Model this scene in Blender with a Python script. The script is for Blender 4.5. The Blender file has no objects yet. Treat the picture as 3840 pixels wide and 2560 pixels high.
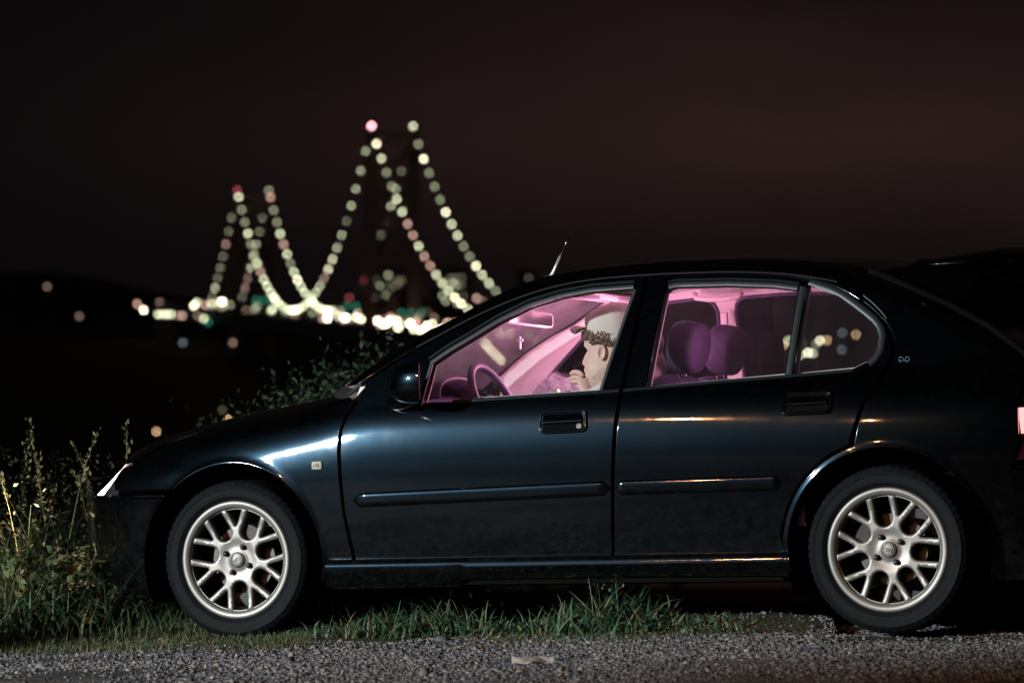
import bpy, bmesh, math, random
import numpy as np
from mathutils import Vector, Matrix, Euler
from mathutils.geometry import delaunay_2d_cdt

scene = bpy.context.scene
COL = scene.collection
R = math.radians
rng = np.random.default_rng(7)
random.seed(7)

# ------------------------------------------------------------------ camera
cam_data = bpy.data.cameras.new("camera")
camera = bpy.data.objects.new("camera", cam_data)
COL.objects.link(camera)
CAM_Z = .873
camera.location = (0, 0, CAM_Z)
camera.rotation_euler = (R(90) + math.atan(.01184), 0, 0)
cam_data.sensor_width = 36
cam_data.lens = 150
cam_data.clip_start = .5
cam_data.clip_end = 20000
cam_data.dof.use_dof = True
cam_data.dof.focus_distance = 16.0
cam_data.dof.aperture_fstop = 3.9
cam_data.dof.aperture_blades = 0
scene.camera = camera

# ------------------------------------------------------------------ night sky, key light, exposure
KEY_AZ, KEY_EL = R(53.5), R(11.5)            # left of and behind the camera
world = bpy.data.worlds.new("World")
scene.world = world
world.use_nodes = True
nt = world.node_tree
nt.nodes.clear()
def N(t, kind, **kw):
    n = t.nodes.new(kind)
    for k, v in kw.items():
        if k in n.inputs: n.inputs[k].default_value = v
        else: setattr(n, k, v)
    return n
out = N(nt, "ShaderNodeOutputWorld")
sky = N(nt, "ShaderNodeTexSky", sky_type='NISHITA', sun_disc=False, sun_elevation=R(-3),
        sun_rotation=R(180) + KEY_AZ)
bg_sky = N(nt, "ShaderNodeBackground", Strength=.002)
nt.links.new(sky.outputs[0], bg_sky.inputs[0])
# city glow on low cloud: warm brown, strongest low in the sky beyond the bridge
tc = N(nt, "ShaderNodeTexCoord")
sep = N(nt, "ShaderNodeSeparateXYZ")
nt.links.new(tc.outputs['Generated'], sep.inputs[0])
# a bank of cloud a few degrees up catches most of the glow; it thins out above and below
def ramp1(sock, a0, a1, b0, b1):
    n = N(nt, "ShaderNodeMapRange", interpolation_type='SMOOTHSTEP')
    n.inputs['From Min'].default_value = a0; n.inputs['From Max'].default_value = a1
    n.inputs['To Min'].default_value = b0; n.inputs['To Max'].default_value = b1
    nt.links.new(sock, n.inputs['Value']); return n
e_lo = ramp1(sep.outputs[2], .026, .060, .30, 1.0)
e_hi = ramp1(sep.outputs[2], .060, .105, 1.0, .38)
elev = N(nt, "ShaderNodeMath", operation='MULTIPLY')
nt.links.new(e_lo.outputs[0], elev.inputs[0]); nt.links.new(e_hi.outputs[0], elev.inputs[1])
azi = N(nt, "ShaderNodeMapRange", interpolation_type='SMOOTHSTEP')
azi.inputs['From Min'].default_value = -.13; azi.inputs['From Max'].default_value = .05
azi.inputs['To Min'].default_value = .13; azi.inputs['To Max'].default_value = 1
nt.links.new(sep.outputs[0], azi.inputs['Value'])
cl = N(nt, "ShaderNodeTexNoise", Scale=9.0, Detail=4.0, Roughness=.55)
mp = N(nt, "ShaderNodeMapping"); mp.inputs['Scale'].default_value = (1, 1, 3.0)
nt.links.new(tc.outputs['Generated'], mp.inputs[0]); nt.links.new(mp.outputs[0], cl.inputs['Vector'])
clr = N(nt, "ShaderNodeMapRange")
clr.inputs['From Min'].default_value = .3; clr.inputs['From Max'].default_value = .7
clr.inputs['To Min'].default_value = .75; clr.inputs['To Max'].default_value = 1.25
nt.links.new(cl.outputs[0], clr.inputs['Value'])
m1 = N(nt, "ShaderNodeMath", operation='MULTIPLY'); m2 = N(nt, "ShaderNodeMath", operation='MULTIPLY')
nt.links.new(elev.outputs[0], m1.inputs[0]); nt.links.new(azi.outputs[0], m1.inputs[1])
nt.links.new(m1.outputs[0], m2.inputs[0]); nt.links.new(clr.outputs[0], m2.inputs[1])
bg_glow = N(nt, "ShaderNodeBackground", Color=(.0158, .0074, .0062, 1))
nt.links.new(m2.outputs[0], bg_glow.inputs['Strength'])
bg_base = N(nt, "ShaderNodeBackground", Color=(.0022, .0020, .0024, 1), Strength=1.0)
add0 = N(nt, "ShaderNodeAddShader")
nt.links.new(bg_sky.outputs[0], add0.inputs[0]); nt.links.new(bg_base.outputs[0], add0.inputs[1])
addw = N(nt, "ShaderNodeAddShader")
nt.links.new(add0.outputs[0], addw.inputs[0]); nt.links.new(bg_glow.outputs[0], addw.inputs[1])
nt.links.new(addw.outputs[0], out.inputs[0])

key_dir = Vector((-math.sin(KEY_AZ) * math.cos(KEY_EL), -math.cos(KEY_AZ) * math.cos(KEY_EL), math.sin(KEY_EL)))
# faint fill sun added from the key side, lifts the bridge towers
sun_data = bpy.data.lights.new("fill_sun", 'SUN')
sun_data.energy = .03; sun_data.angle = R(.5); sun_data.color = (.85, .93, 1.0)
key_sun = bpy.data.objects.new("fill_sun", sun_data)
COL.objects.link(key_sun)
key_sun.rotation_euler = key_dir.to_track_quat('Z', 'Y').to_euler()
key_sun.location = key_dir * 40

def lamp(name, loc, energy, color, radius):
    d = bpy.data.lights.new(name, 'POINT')
    d.energy = energy; d.color = color; d.shadow_soft_size = radius
    o = bpy.data.objects.new(name, d); COL.objects.link(o); o.location = loc
    return o
# the white street lamp at the lay-by's entrance lights the car's flank and the gravel
kd_ = bpy.data.lights.new("street_lamp_light", 'SPOT')
kd_.energy = 33000; kd_.color = (.86, .98, 1.0); kd_.shadow_soft_size = .38; kd_.spot_size = R(19); kd_.spot_blend = 1.0
key_lamp = bpy.data.objects.new("street_lamp_light", kd_); COL.objects.link(key_lamp)
key_lamp.location = Vector((0, 16, .6)) + key_dir * 24
key_lamp.rotation_euler = (key_lamp.location - Vector((-.75, 16.0, .6))).to_track_quat('Z', 'Y').to_euler()
# sodium street lamps by the road behind the photographer: their glints run along the rear door
lamp("sodium_lamp", (-16.0, -3.6, 9.0), 3300, (1.0, .40, .16), .17)
lamp("sodium_lamp", (-12.6, -5.8, 8.2), 1900, (1.0, .40, .16), .13)

scene.view_settings.view_transform = 'Standard'
scene.view_settings.look = 'None'
scene.view_settings.gamma = 1
scene.view_settings.exposure = 0
scene.view_settings.use_curve_mapping = False
scene.cycles.use_adaptive_sampling = False
scene.cycles.max_bounces = 8
scene.cycles.diffuse_bounces = 3
scene.cycles.transparent_max_bounces = 16
scene.cycles.sample_clamp_indirect = 3
scene.cycles.caustics_reflective = False
scene.cycles.caustics_refractive = False

# ------------------------------------------------------------------ helpers
def tag(o, label=None, cat=None, group=None, kind=None):
    if label: o["label"] = label
    if cat: o["category"] = cat
    if group: o["group"] = group
    if kind: o["kind"] = kind
    return o

def empty(name, loc=(0, 0, 0), parent=None):
    o = bpy.data.objects.new(name, None); COL.objects.link(o)
    o.empty_display_size = .1
    o.location = loc
    if parent: o.parent = parent
    return o

def link(name, me, parent=None):
    o = bpy.data.objects.new(name, me); COL.objects.link(o)
    if parent: o.parent = parent
    return o

def mesh(name, verts, faces, mats, smooth=True, fmat=None, normals=None):
    me = bpy.data.meshes.new(name)
    me.from_pydata([tuple(map(float, v)) for v in verts], [], [tuple(map(int, f)) for f in faces])
    for m in (mats if isinstance(mats, (list, tuple)) else [mats]): me.materials.append(m)
    if smooth: me.polygons.foreach_set("use_smooth", [True] * len(me.polygons))
    if fmat is not None: me.polygons.foreach_set("material_index", fmat)
    me.update()
    if normals is not None:
        me.normals_split_custom_set_from_vertices([tuple(map(float, n)) for n in normals])
    return me

def obj(name, verts, faces, mats, parent=None, smooth=True, fmat=None, normals=None):
    return link(name, mesh(name, verts, faces, mats, smooth, fmat, normals), parent)

def fast_mesh(name, V, F, mat, smooth=False):
    """V (n,3), F (m,k) arrays of one face size"""
    me = bpy.data.meshes.new(name)
    V = np.asarray(V, np.float32); F = np.asarray(F, np.int32)
    k = F.shape[1]
    me.vertices.add(len(V)); me.vertices.foreach_set("co", V.ravel())
    me.loops.add(F.size); me.loops.foreach_set("vertex_index", F.ravel())
    me.polygons.add(len(F))
    me.polygons.foreach_set("loop_start", np.arange(0, F.size, k, dtype=np.int32))
    if smooth: me.polygons.foreach_set("use_smooth", np.ones(len(F), bool))
    me.materials.append(mat)
    me.update(calc_edges=True); me.validate()
    return me

class MB:
    """collects simple shapes into one mesh"""
    def __init__(s): s.v = []; s.f = []; s.m = []
    def add(s, v, f, m=0):
        b = len(s.v); s.v += [tuple(x) for x in v]
        s.f += [tuple(i + b for i in q) for q in f]; s.m += [m] * len(f)
        return s
    def box(s, c, d, m=0, rot=None):
        x, y, z = (k / 2 for k in d)
        vs = [Vector((i * x, j * y, k * z)) for i in (-1, 1) for j in (-1, 1) for k in (-1, 1)]
        if rot: vs = [rot @ v for v in vs]
        vs = [v + Vector(c) for v in vs]
        return s.add(vs, [(0, 1, 3, 2), (4, 6, 7, 5), (0, 4, 5, 1), (2, 3, 7, 6), (0, 2, 6, 4), (1, 5, 7, 3)], m)
    def grid(s, P, m=0, wrap_u=False, wrap_v=False, flip=False):
        nu, nv = len(P), len(P[0])
        v = [p for row in P for p in row]; f = []
        for i in range(nu if wrap_u else nu - 1):
            for j in range(nv if wrap_v else nv - 1):
                a, b = i * nv + j, i * nv + (j + 1) % nv
                c, d = ((i + 1) % nu) * nv + (j + 1) % nv, ((i + 1) % nu) * nv + j
                f.append((a, d, c, b) if flip else (a, b, c, d))
        return s.add(v, f, m)
    def tube(s, pts, r, n=8, m=0, caps=True, closed=False):
        pts = [Vector(p) for p in pts]; k = len(pts)
        rs = r if isinstance(r, (list, tuple)) else [r] * k
        rows = []; ref = None
        for i, p in enumerate(pts):
            if closed: t = pts[(i + 1) % k] - pts[i - 1]
            else: t = pts[min(i + 1, k - 1)] - pts[max(i - 1, 0)]
            t.normalize()
            if ref is None:
                ref = t.orthogonal().normalized()
            ref = (ref - t * ref.dot(t)).normalized()
            b = t.cross(ref)
            rows.append([p + ref * (rs[i] * math.cos(2 * math.pi * j / n)) + b * (rs[i] * math.sin(2 * math.pi * j / n)) for j in range(n)])
        base = len(s.v)
        s.grid(rows, m, wrap_u=closed, wrap_v=True)
        if caps and not closed:
            s.f.append(tuple(base + j for j in range(n))[::-1]); s.m.append(m)
            s.f.append(tuple(base + (k - 1) * n + j for j in range(n))); s.m.append(m)
        return s
    def lathe(s, prof, n=48, m=0, axis='Y'):
        rows = []
        for i in range(n):
            a = 2 * math.pi * i / n
            if axis == 'Y': rows.append([(r * math.cos(a), h, r * math.sin(a)) for r, h in prof])
            else: rows.append([(r * math.cos(a), r * math.sin(a), h) for r, h in prof])
        return s.grid(rows, m, wrap_u=True)
    def ball(s, c, r, nu=14, nv=9, m=0, e=1.0, rot=None):
        if not hasattr(r, '__len__'): r = (r, r, r)
        pw = lambda x: math.copysign(abs(x) ** e, x)
        rows = []
        for i in range(nu):
            a = 2 * math.pi * i / nu; row = []
            for j in range(nv + 1):
                b = -math.pi / 2 + math.pi * j / nv
                b = max(-1.55, min(1.55, b))
                v = Vector((r[0] * pw(math.cos(b)) * pw(math.cos(a)), r[1] * pw(math.cos(b)) * pw(math.sin(a)), r[2] * pw(math.sin(b))))
                if rot: v = rot @ v
                row.append(v + Vector(c))
            rows.append(row)
        base = len(s.v)
        s.grid(rows, m, wrap_u=True)
        s.f.append(tuple(base + i * (nv + 1) for i in range(nu))[::-1]); s.m.append(m)
        s.f.append(tuple(base + i * (nv + 1) + nv for i in range(nu))); s.m.append(m)
        return s
    def build(s, name, mats, parent=None, smooth=True, fix=True):
        me = mesh(name, s.v, s.f, mats, smooth, s.m)
        if fix:
            bm = bmesh.new(); bm.from_mesh(me)
            bmesh.ops.recalc_face_normals(bm, faces=bm.faces); bm.to_mesh(me); bm.free()
        return link(name, me, parent)

def auto_edges(o, deg=35):
    me = o.data
    bm = bmesh.new(); bm.from_mesh(me)
    for e in bm.edges:
        if len(e.link_faces) == 2 and e.calc_face_angle(0) > R(deg): e.smooth = False
    bm.to_mesh(me); bm.free()
    return o

def bevel(o, w=.004, seg=2, angle=35):
    md = o.modifiers.new("bevel", 'BEVEL'); md.width = w; md.segments = seg; md.limit_method = 'ANGLE'; md.angle_limit = R(angle)
    md.harden_normals = False
    return o

# ------------------------------------------------------------------ materials
def material(name):
    m = bpy.data.materials.new(name); m.use_nodes = True
    t = m.node_tree; t.nodes.clear()
    o = N(t, "ShaderNodeOutputMaterial")
    return m, t, o

def principled(name, color, rough=.5, metal=0.0, spec=.5, coat=0.0, coat_rough=.03, bump=0.0, bump_scale=200.0, vary=0.0, vary_scale=8.0, sheen=0.0, island=0.0, trans=0.0):
    m, t, o = material(name)
    p = N(t, "ShaderNodeBsdfPrincipled")
    p.inputs['Base Color'].default_value = (*color, 1)
    p.inputs['Roughness'].default_value = rough
    p.inputs['Metallic'].default_value = metal
    p.inputs['Specular IOR Level'].default_value = spec
    p.inputs['Coat Weight'].default_value = coat
    p.inputs['Coat Roughness'].default_value = coat_rough
    p.inputs['Sheen Weight'].default_value = sheen
    tcn = N(t, "ShaderNodeTexCoord")
    if vary or island:
        hsv = N(t, "ShaderNodeHueSaturation"); hsv.inputs['Color'].default_value = (*color, 1)
        src = None
        if vary:
            nz = N(t, "ShaderNodeTexNoise", Scale=vary_scale, Detail=5.0, Roughness=.6)
            t.links.new(tcn.outputs['Object'], nz.inputs['Vector'])
            mr = N(t, "ShaderNodeMapRange"); mr.inputs['From Min'].default_value = .25; mr.inputs['From Max'].default_value = .75
            mr.inputs['To Min'].default_value = 1 - vary; mr.inputs['To Max'].default_value = 1 + vary
            t.links.new(nz.outputs[0], mr.inputs['Value']); src = mr.outputs[0]
        if island:
            g = N(t, "ShaderNodeNewGeometry")
            mi = N(t, "ShaderNodeMapRange"); mi.inputs['To Min'].default_value = 1 - island; mi.inputs['To Max'].default_value = 1 + island
            t.links.new(g.outputs['Random Per Island'], mi.inputs['Value'])
            if src is None: src = mi.outputs[0]
            else:
                mm = N(t, "ShaderNodeMath", operation='MULTIPLY'); t.links.new(src, mm.inputs[0]); t.links.new(mi.outputs[0], mm.inputs[1]); src = mm.outputs[0]
        t.links.new(src, hsv.inputs['Value']); t.links.new(hsv.outputs[0], p.inputs['Base Color'])
    if bump:
        nb = N(t, "ShaderNodeTexNoise", Scale=bump_scale, Detail=3.0)
        t.links.new(tcn.outputs['Object'], nb.inputs['Vector'])
        b = N(t, "ShaderNodeBump", Strength=bump, Distance=.004)
        t.links.new(nb.outputs[0], b.inputs['Height']); t.links.new(b.outputs[0], p.inputs['Normal'])
    t.links.new(p.outputs[0], o.inputs[0])
    return m

def emitter(name, color, strength):
    m, t, o = material(name)
    e = N(t, "ShaderNodeEmission", Color=(*color, 1), Strength=strength)
    t.links.new(e.outputs[0], o.inputs[0])
    m.cycles.emission_sampling = 'NONE'
    return m

def glass(name, dust=.03, dust_color=(.5, .5, .5), tint=(.86, .88, .88), gloss=1.0, streak=0.0):
    """thin sheet: clear, a Fresnel reflection and a film of dust"""
    m, t, o = material(name)
    tr = N(t, "ShaderNodeBsdfTransparent", Color=(*tint, 1))
    gl = N(t, "ShaderNodeBsdfGlossy", Roughness=.03)
    lw = N(t, "ShaderNodeFresnel", IOR=1.5)
    fm = N(t, "ShaderNodeMath", operation='MULTIPLY'); fm.inputs[1].default_value = gloss
    t.links.new(lw.outputs[0], fm.inputs[0])
    mx = N(t, "ShaderNodeMixShader"); t.links.new(fm.outputs[0], mx.inputs[0])
    t.links.new(tr.outputs[0], mx.inputs[1]); t.links.new(gl.outputs[0], mx.inputs[2])
    df = N(t, "ShaderNodeBsdfDiffuse", Color=(*dust_color, 1))
    tl = N(t, "ShaderNodeBsdfTranslucent", Color=(*dust_color, 1))
    ad = N(t, "ShaderNodeMixShader"); ad.inputs[0].default_value = .5
    t.links.new(df.outputs[0], ad.inputs[1]); t.links.new(tl.outputs[0], ad.inputs[2])
    mx2 = N(t, "ShaderNodeMixShader"); mx2.inputs[0].default_value = dust
    tcn = N(t, "ShaderNodeTexCoord"); nz = N(t, "ShaderNodeTexNoise", Scale=7.0, Detail=6.0, Roughness=.65)
    t.links.new(tcn.outputs['Object'], nz.inputs['Vector'])
    mr = N(t, "ShaderNodeMapRange"); mr.inputs['From Min'].default_value = .3; mr.inputs['From Max'].default_value = .7
    mr.inputs['To Min'].default_value = dust * .6; mr.inputs['To Max'].default_value = dust * 1.4
    t.links.new(nz.outputs[0], mr.inputs['Value']); t.links.new(mr.outputs[0], mx2.inputs[0])
    t.links.new(mx.outputs[0], mx2.inputs[1]); t.links.new(ad.outputs[0], mx2.inputs[2])
    t.links.new(mx2.outputs[0], o.inputs[0])
    return m

def car_paint():
    m, t, o = material("navy_black_paint")
    p = N(t, "ShaderNodeBsdfPrincipled")
    p.inputs['Base Color'].default_value = (.0027, .0054, .0082, 1)
    p.inputs['Metallic'].default_value = 1.0
    p.inputs['Roughness'].default_value = .36
    p.inputs['Coat Weight'].default_value = 1
    p.inputs['Coat Roughness'].default_value = .035
    tcn = N(t, "ShaderNodeTexCoord")
    # road dust: a little more towards the sills, blotchy
    nz = N(t, "ShaderNodeTexNoise", Scale=5.0, Detail=7.0, Roughness=.65)
    t.links.new(tcn.outputs['Object'], nz.inputs['Vector'])
    mr = N(t, "ShaderNodeMapRange"); mr.inputs['From Min'].default_value = .35; mr.inputs['From Max'].default_value = .75
    mr.inputs['To Min'].default_value = .03; mr.inputs['To Max'].default_value = .10
    t.links.new(nz.outputs[0], mr.inputs['Value']); t.links.new(mr.outputs[0], p.inputs['Coat Roughness'])
    # metallic flake
    vo = N(t, "ShaderNodeTexVoronoi", Scale=900.0)
    t.links.new(tcn.outputs['Object'], vo.inputs['Vector'])
    fl = N(t, "ShaderNodeMapRange"); fl.inputs['To Min'].default_value = .22; fl.inputs['To Max'].default_value = .31
    sp = N(t, "ShaderNodeSeparateColor"); t.links.new(vo.outputs['Color'], sp.inputs[0])
    t.links.new(sp.outputs[0], fl.inputs['Value']); t.links.new(fl.outputs[0], p.inputs['Roughness'])
    # film of road dust, thicker towards the sills and behind the wheels
    ds = N(t, "ShaderNodeBsdfDiffuse", Color=(.10, .11, .125, 1))
    sp2 = N(t, "ShaderNodeSeparateXYZ"); t.links.new(tcn.outputs['Object'], sp2.inputs[0])
    hz = N(t, "ShaderNodeMapRange", interpolation_type='SMOOTHSTEP'); hz.inputs['From Min'].default_value = .75; hz.inputs['From Max'].default_value = .18
    hz.inputs['To Min'].default_value = .006; hz.inputs['To Max'].default_value = .034; t.links.new(sp2.outputs[2], hz.inputs['Value'])
    n3 = N(t, "ShaderNodeTexNoise", Scale=26.0, Detail=9.0, Roughness=.75); t.links.new(tcn.outputs['Object'], n3.inputs['Vector'])
    m3 = N(t, "ShaderNodeMapRange"); m3.inputs['From Min'].default_value = .38; m3.inputs['From Max'].default_value = .70; m3.inputs['To Min'].default_value = .1; m3.inputs['To Max'].default_value = 1.5
    t.links.new(n3.outputs[0], m3.inputs['Value'])
    n4 = N(t, "ShaderNodeTexNoise", Scale=150.0, Detail=2.0); t.links.new(tcn.outputs['Object'], n4.inputs['Vector'])
    m4 = N(t, "ShaderNodeMapRange"); m4.inputs['From Min'].default_value = .62; m4.inputs['From Max'].default_value = .78; m4.inputs['To Min'].default_value = 1; m4.inputs['To Max'].default_value = 4
    t.links.new(n4.outputs[0], m4.inputs['Value'])
    ma = N(t, "ShaderNodeMath", operation='MULTIPLY'); t.links.new(hz.outputs[0], ma.inputs[0]); t.links.new(m3.outputs[0], ma.inputs[1])
    mb_ = N(t, "ShaderNodeMath", operation='MULTIPLY'); t.links.new(ma.outputs[0], mb_.inputs[0]); t.links.new(m4.outputs[0], mb_.inputs[1])
    mix = N(t, "ShaderNodeMixShader"); t.links.new(mb_.outputs[0], mix.inputs[0]); t.links.new(p.outputs[0], mix.inputs[1]); t.links.new(ds.outputs[0], mix.inputs[2])
    t.links.new(mix.outputs[0], o.inputs[0])
    return m

M = {}
M['paint'] = car_paint()
M['rubber'] = principled("black_rubber", (.020, .026, .028), .42, spec=.5, bump=.03, bump_scale=300)
M['trim_line'] = principled("satin_window_trim", (.015, .023, .026), .40, metal=.4)
M['plastic'] = principled("black_plastic", (.014, .014, .016), .5, bump=.2, bump_scale=500)
M['dark'] = principled("underbody_black", (.0012, .0012, .0012), .9, spec=.1)
M['glass'] = glass("side_window_glass", dust=.022, dust_color=(.55, .5, .52))
M['rear_glass'] = glass("rear_window_glass", dust=.003, tint=(.15, .15, .15), gloss=.3)
M['screen'] = glass("dusty_windscreen_glass", dust=.50, dust_color=(.52, .48, .46), tint=(.9, .92, .9), gloss=.8)
M['lens'] = glass("clear_lamp_lens", dust=.05, tint=(.95, .95, .95))
M['alloy'] = principled("silver_alloy", (.235, .222, .205), .46, metal=.6, bump=.05, bump_scale=900, vary=.10, vary_scale=14)
M['alloy_dark'] = principled("dark_barrel_alloy", (.045, .043, .042), .55, metal=.7, vary=.3)  # darker tone of the spoke alloy
M['steel'] = principled("brake_steel", (.07, .065, .062), .5, metal=.9, vary=.25, vary_scale=30)
M['tyre'] = principled("tyre_rubber", (.0046, .0062, .0075), .70, spec=.13, bump=.25, bump_scale=160, vary=.3, vary_scale=25)
M['chrome'] = principled("chrome", (.75, .75, .75), .12, metal=1)
M['headliner'] = principled("pale_headlining", (.60, .57, .55), .9, spec=.1, bump=.2, bump_scale=400)
M['pale_trim'] = principled("pale_pillar_trim", (.62, .58, .55), .65, spec=.3, bump=.1, bump_scale=300)
M['dark_trim'] = principled("dark_cabin_trim", (.060, .042, .085), .55, spec=.4, bump=.2, bump_scale=350)
M['seat'] = principled("dark_seat_fabric", (.042, .030, .066), .95, spec=.15, bump=.4, bump_scale=260, vary=.2, vary_scale=30)
M['seat_edge'] = principled("seat_side_vinyl", (.30, .24, .28), .5)
M['mirror'] = principled("mirror_glass", (.5, .5, .5), .12, metal=1)
M['skin'] = principled("skin", (.62, .44, .37), .55, spec=.35, vary=.10, vary_scale=30)
M['beard'] = principled("stubbled_skin", (.46, .33, .27), .75, vary=.35, vary_scale=90)
M['hair'] = principled("brown_hair", (.12, .075, .055), .6, island=.5)
M['cap'] = principled("pale_cap_cotton", (.58, .56, .50), .9, spec=.1, bump=.3, bump_scale=420, vary=.08)
M['hoodie'] = principled("light_hoodie_cotton", (.55, .47, .46), .95, spec=.1, bump=.35, bump_scale=240, vary=.12, vary_scale=12)
M['jeans'] = principled("dark_trousers", (.03, .03, .045), .9, spec=.1)
M['lamp_on'] = emitter("headlight_on", (1.0, .80, .74), 9)
M['tail_on'] = emitter("tail_lamp_on", (1.0, .30, .30), 2.2)
M['amber'] = principled("clear_amber_lens", (.45, .42, .34), .2, spec=.7)
M['red_lens'] = principled("red_lens", (.020, .003, .003), .15, spec=.6)
M['badge'] = principled("steel_badge", (.10, .17, .20), .3, metal=.6)
M['engraved'] = principled("engraved_hub", (.17, .16, .15), .5, metal=.6)
# ------------------------------------------------------------------ the car's side surface
def lerp_tab(tab, x):
    if x <= tab[0][0]: return tab[0][1]
    for (x0,y0),(x1,y1) in zip(tab, tab[1:]):
        if x <= x1:
            t=(x-x0)/(x1-x0); return y0+(y1-y0)*t
    return tab[-1][1]
def spline(tab):
    # monotone-ish cubic hermite through points
    xs=[p[0] for p in tab]; ys=[p[1] for p in tab]; n=len(xs)
    d=[(ys[i+1]-ys[i])/(xs[i+1]-xs[i]) for i in range(n-1)]
    m=[d[0]]+[(d[i-1]+d[i])/2 for i in range(1,n-1)]+[d[-1]]
    def f(x):
        if x<=xs[0]: return ys[0]+m[0]*(x-xs[0])
        if x>=xs[-1]: return ys[-1]+m[-1]*(x-xs[-1])
        i=0
        while x>xs[i+1]: i+=1
        h=xs[i+1]-xs[i]; t=(x-xs[i])/h
        return ((2*t**3-3*t**2+1)*ys[i]+(t**3-2*t**2+t)*h*m[i]+(-2*t**3+3*t**2)*ys[i+1]+(t**3-t**2)*h*m[i+1])
    return f
plan=spline([(-.9,.60),(-.55,.745),(-.3,.812),(-.1,.8345),(.1,.8384),(.3,.8433),(.5,.8500),(.65,.8532),(1.0,.8545),(1.6,.8535),(2.2,.847),(2.62,.835),(3.0,.80),(3.3,.745)])
crease=spline([(-.3,.60),(.11,.69),(.313,.73),(.533,.772),(.8,.782),(1.8,.785),(2.44,.77),(3.2,.76)])
def waist(X): return .846+.048*X
frame_top=spline([(.40,.905),(.55,.985),(.70,1.075),(.807,1.128),(.962,1.205),(1.089,1.257),(1.215,1.298),(1.339,1.324),(1.464,1.338),(1.632,1.345),(1.8,1.347),(2.011,1.343),(2.182,1.330),(2.313,1.310),(2.45,1.278),(2.6,1.225),(2.8,1.13),(3.0,1.02),(3.15,.95),(3.4,.90)])
wing_top=spline([(-.62,.655),(-.533,.700),(-.409,.762),(-.31,.789),(-.097,.834),(.145,.875),(.351,.905),(.5,.93)])
door_top_=spline([(2.0,1.343),(2.182,1.330),(2.27,1.313),(2.398,1.275),(2.514,1.207),(2.585,1.143),(2.61,1.11)])
def door_top(X): return frame_top(X) if X<2.1 else min(frame_top(X),door_top_(X))
def smooth(t): t=min(1,max(0,t)); return t*t*(3-2*t)
TH=[(.10,-9),(.28,-7),(.45,-5),(.60,-2.5),(.69,.5),(.78,6.5),(.86,19),(.92,32),(.97,36),(1.1,36)]
# cumulative inset from height relative to the crease (normal elevation integrated)
_N=220; _Z0=.10; _dz=1.0/_N
_cum=[0.0]
for i in range(_N):
    _cum.append(_cum[-1]+math.tan(math.radians(lerp_tab(TH,_Z0+(i+.5)*_dz)))*_dz)
def _ins(z):
    t=(z-_Z0)/_dz
    if t<=0: return _cum[0]+t*_dz*math.tan(math.radians(-9))
    i=int(t)
    if i>=_N: return _cum[-1]
    return _cum[i]+(_cum[i+1]-_cum[i])*(t-i)
_ins0=_ins(.60)
def lower_inset(X,Z):
    # shift the profile so that its 12-degree shoulder follows the crease line
    sh=(crease(X)-.78)
    z=Z-sh*smooth((Z-.45)/.25)
    return _ins(z)-_ins0
def w(X,Z):
    zw=waist(X); W=plan(X)
    if Z<=zw or X<.40:
        r=W-lower_inset(X,Z)
    else:
        b=lower_inset(X,zw); h=Z-zw
        r=W-b-(.34*h+.16*h*h)
        e=Z-frame_top(X)
        if e>0:
            e=min(e,.075); r-=12*e*e
    if X<.56:
        k=1-smooth((X-.18)/.38)
        u=(Z-(wing_top(X)-.085))/.085
        if u>0:
            u=min(u,.985); r-=k*.11*(1-math.sqrt(1-u*u))
    # wheel arch lips
    for cx in (0,2.617):
        d=math.hypot(X-cx,Z-.308)
        if d<.6: r+=.007*math.exp(-((d-.362)/.022)**2)
    return max(r,.05)


def outward_normal(X, Z):
    e = .004
    dx = (w(X + e, Z) - w(X - e, Z)) / (2 * e); dz = (w(X, Z + e) - w(X, Z - e)) / (2 * e)
    n = Vector((-dx, 1, -dz)); n.normalize()
    return n                                  # for a surface y = w; the near side has y = -w

def inside(poly, P):
    P = np.asarray(P, float); x, y = P[:, 0], P[:, 1]; r = np.zeros(len(P), bool)
    n = len(poly)
    for i in range(n):
        x0, y0 = poly[i]; x1, y1 = poly[(i + 1) % n]
        if y0 == y1: continue
        c = ((y0 > y) != (y1 > y)) & (x < (x1 - x0) * (y - y0) / (y1 - y0) + x0)
        r ^= c
    return r

def edge_dist(poly, P):
    P = np.asarray(P, float); best = np.full(len(P), 9.0)
    n = len(poly)
    for i in range(n):
        a = np.array(poly[i]); b = np.array(poly[(i + 1) % n]); d = b - a; L = d @ d
        if L < 1e-12: continue
        t = np.clip(((P - a) @ d) / L, 0, 1)
        best = np.minimum(best, np.linalg.norm(P - a - t[:, None] * d, axis=1))
    return best

def area(poly):
    return sum(a[0] * b[1] - b[0] * a[1] for a, b in zip(poly, poly[1:] + poly[:1])) / 2

def densify(poly, step, closed=True):
    o = []
    n = len(poly)
    for i in range(n if closed else n - 1):
        a, b = poly[i], poly[(i + 1) % n]; L = math.dist(a, b); k = max(1, int(math.ceil(L / step)))
        for j in range(k): o.append((a[0] + (b[0] - a[0]) * j / k, a[1] + (b[1] - a[1]) * j / k))
    if not closed: o.append(poly[-1])
    return o

def offset_poly(poly, g):
    """move every vertex g to the left of the walking direction (inward for a CCW loop)"""
    n = len(poly); o = []
    for i in range(n):
        p, a, b = Vector(poly[i - 1]), Vector(poly[i]), Vector(poly[(i + 1) % n])
        d1 = (a - p); d2 = (b - a)
        if d1.length < 1e-9: d1 = d2
        if d2.length < 1e-9: d2 = d1
        n1 = Vector((-d1.y, d1.x)).normalized(); n2 = Vector((-d2.y, d2.x)).normalized()
        m = n1 + n2
        if m.length < .2: m = n1
        m.normalize(); k = g / max(.5, m.dot(n1))
        o.append((a.x + m.x * k, a.y + m.y * k))
    return o

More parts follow.
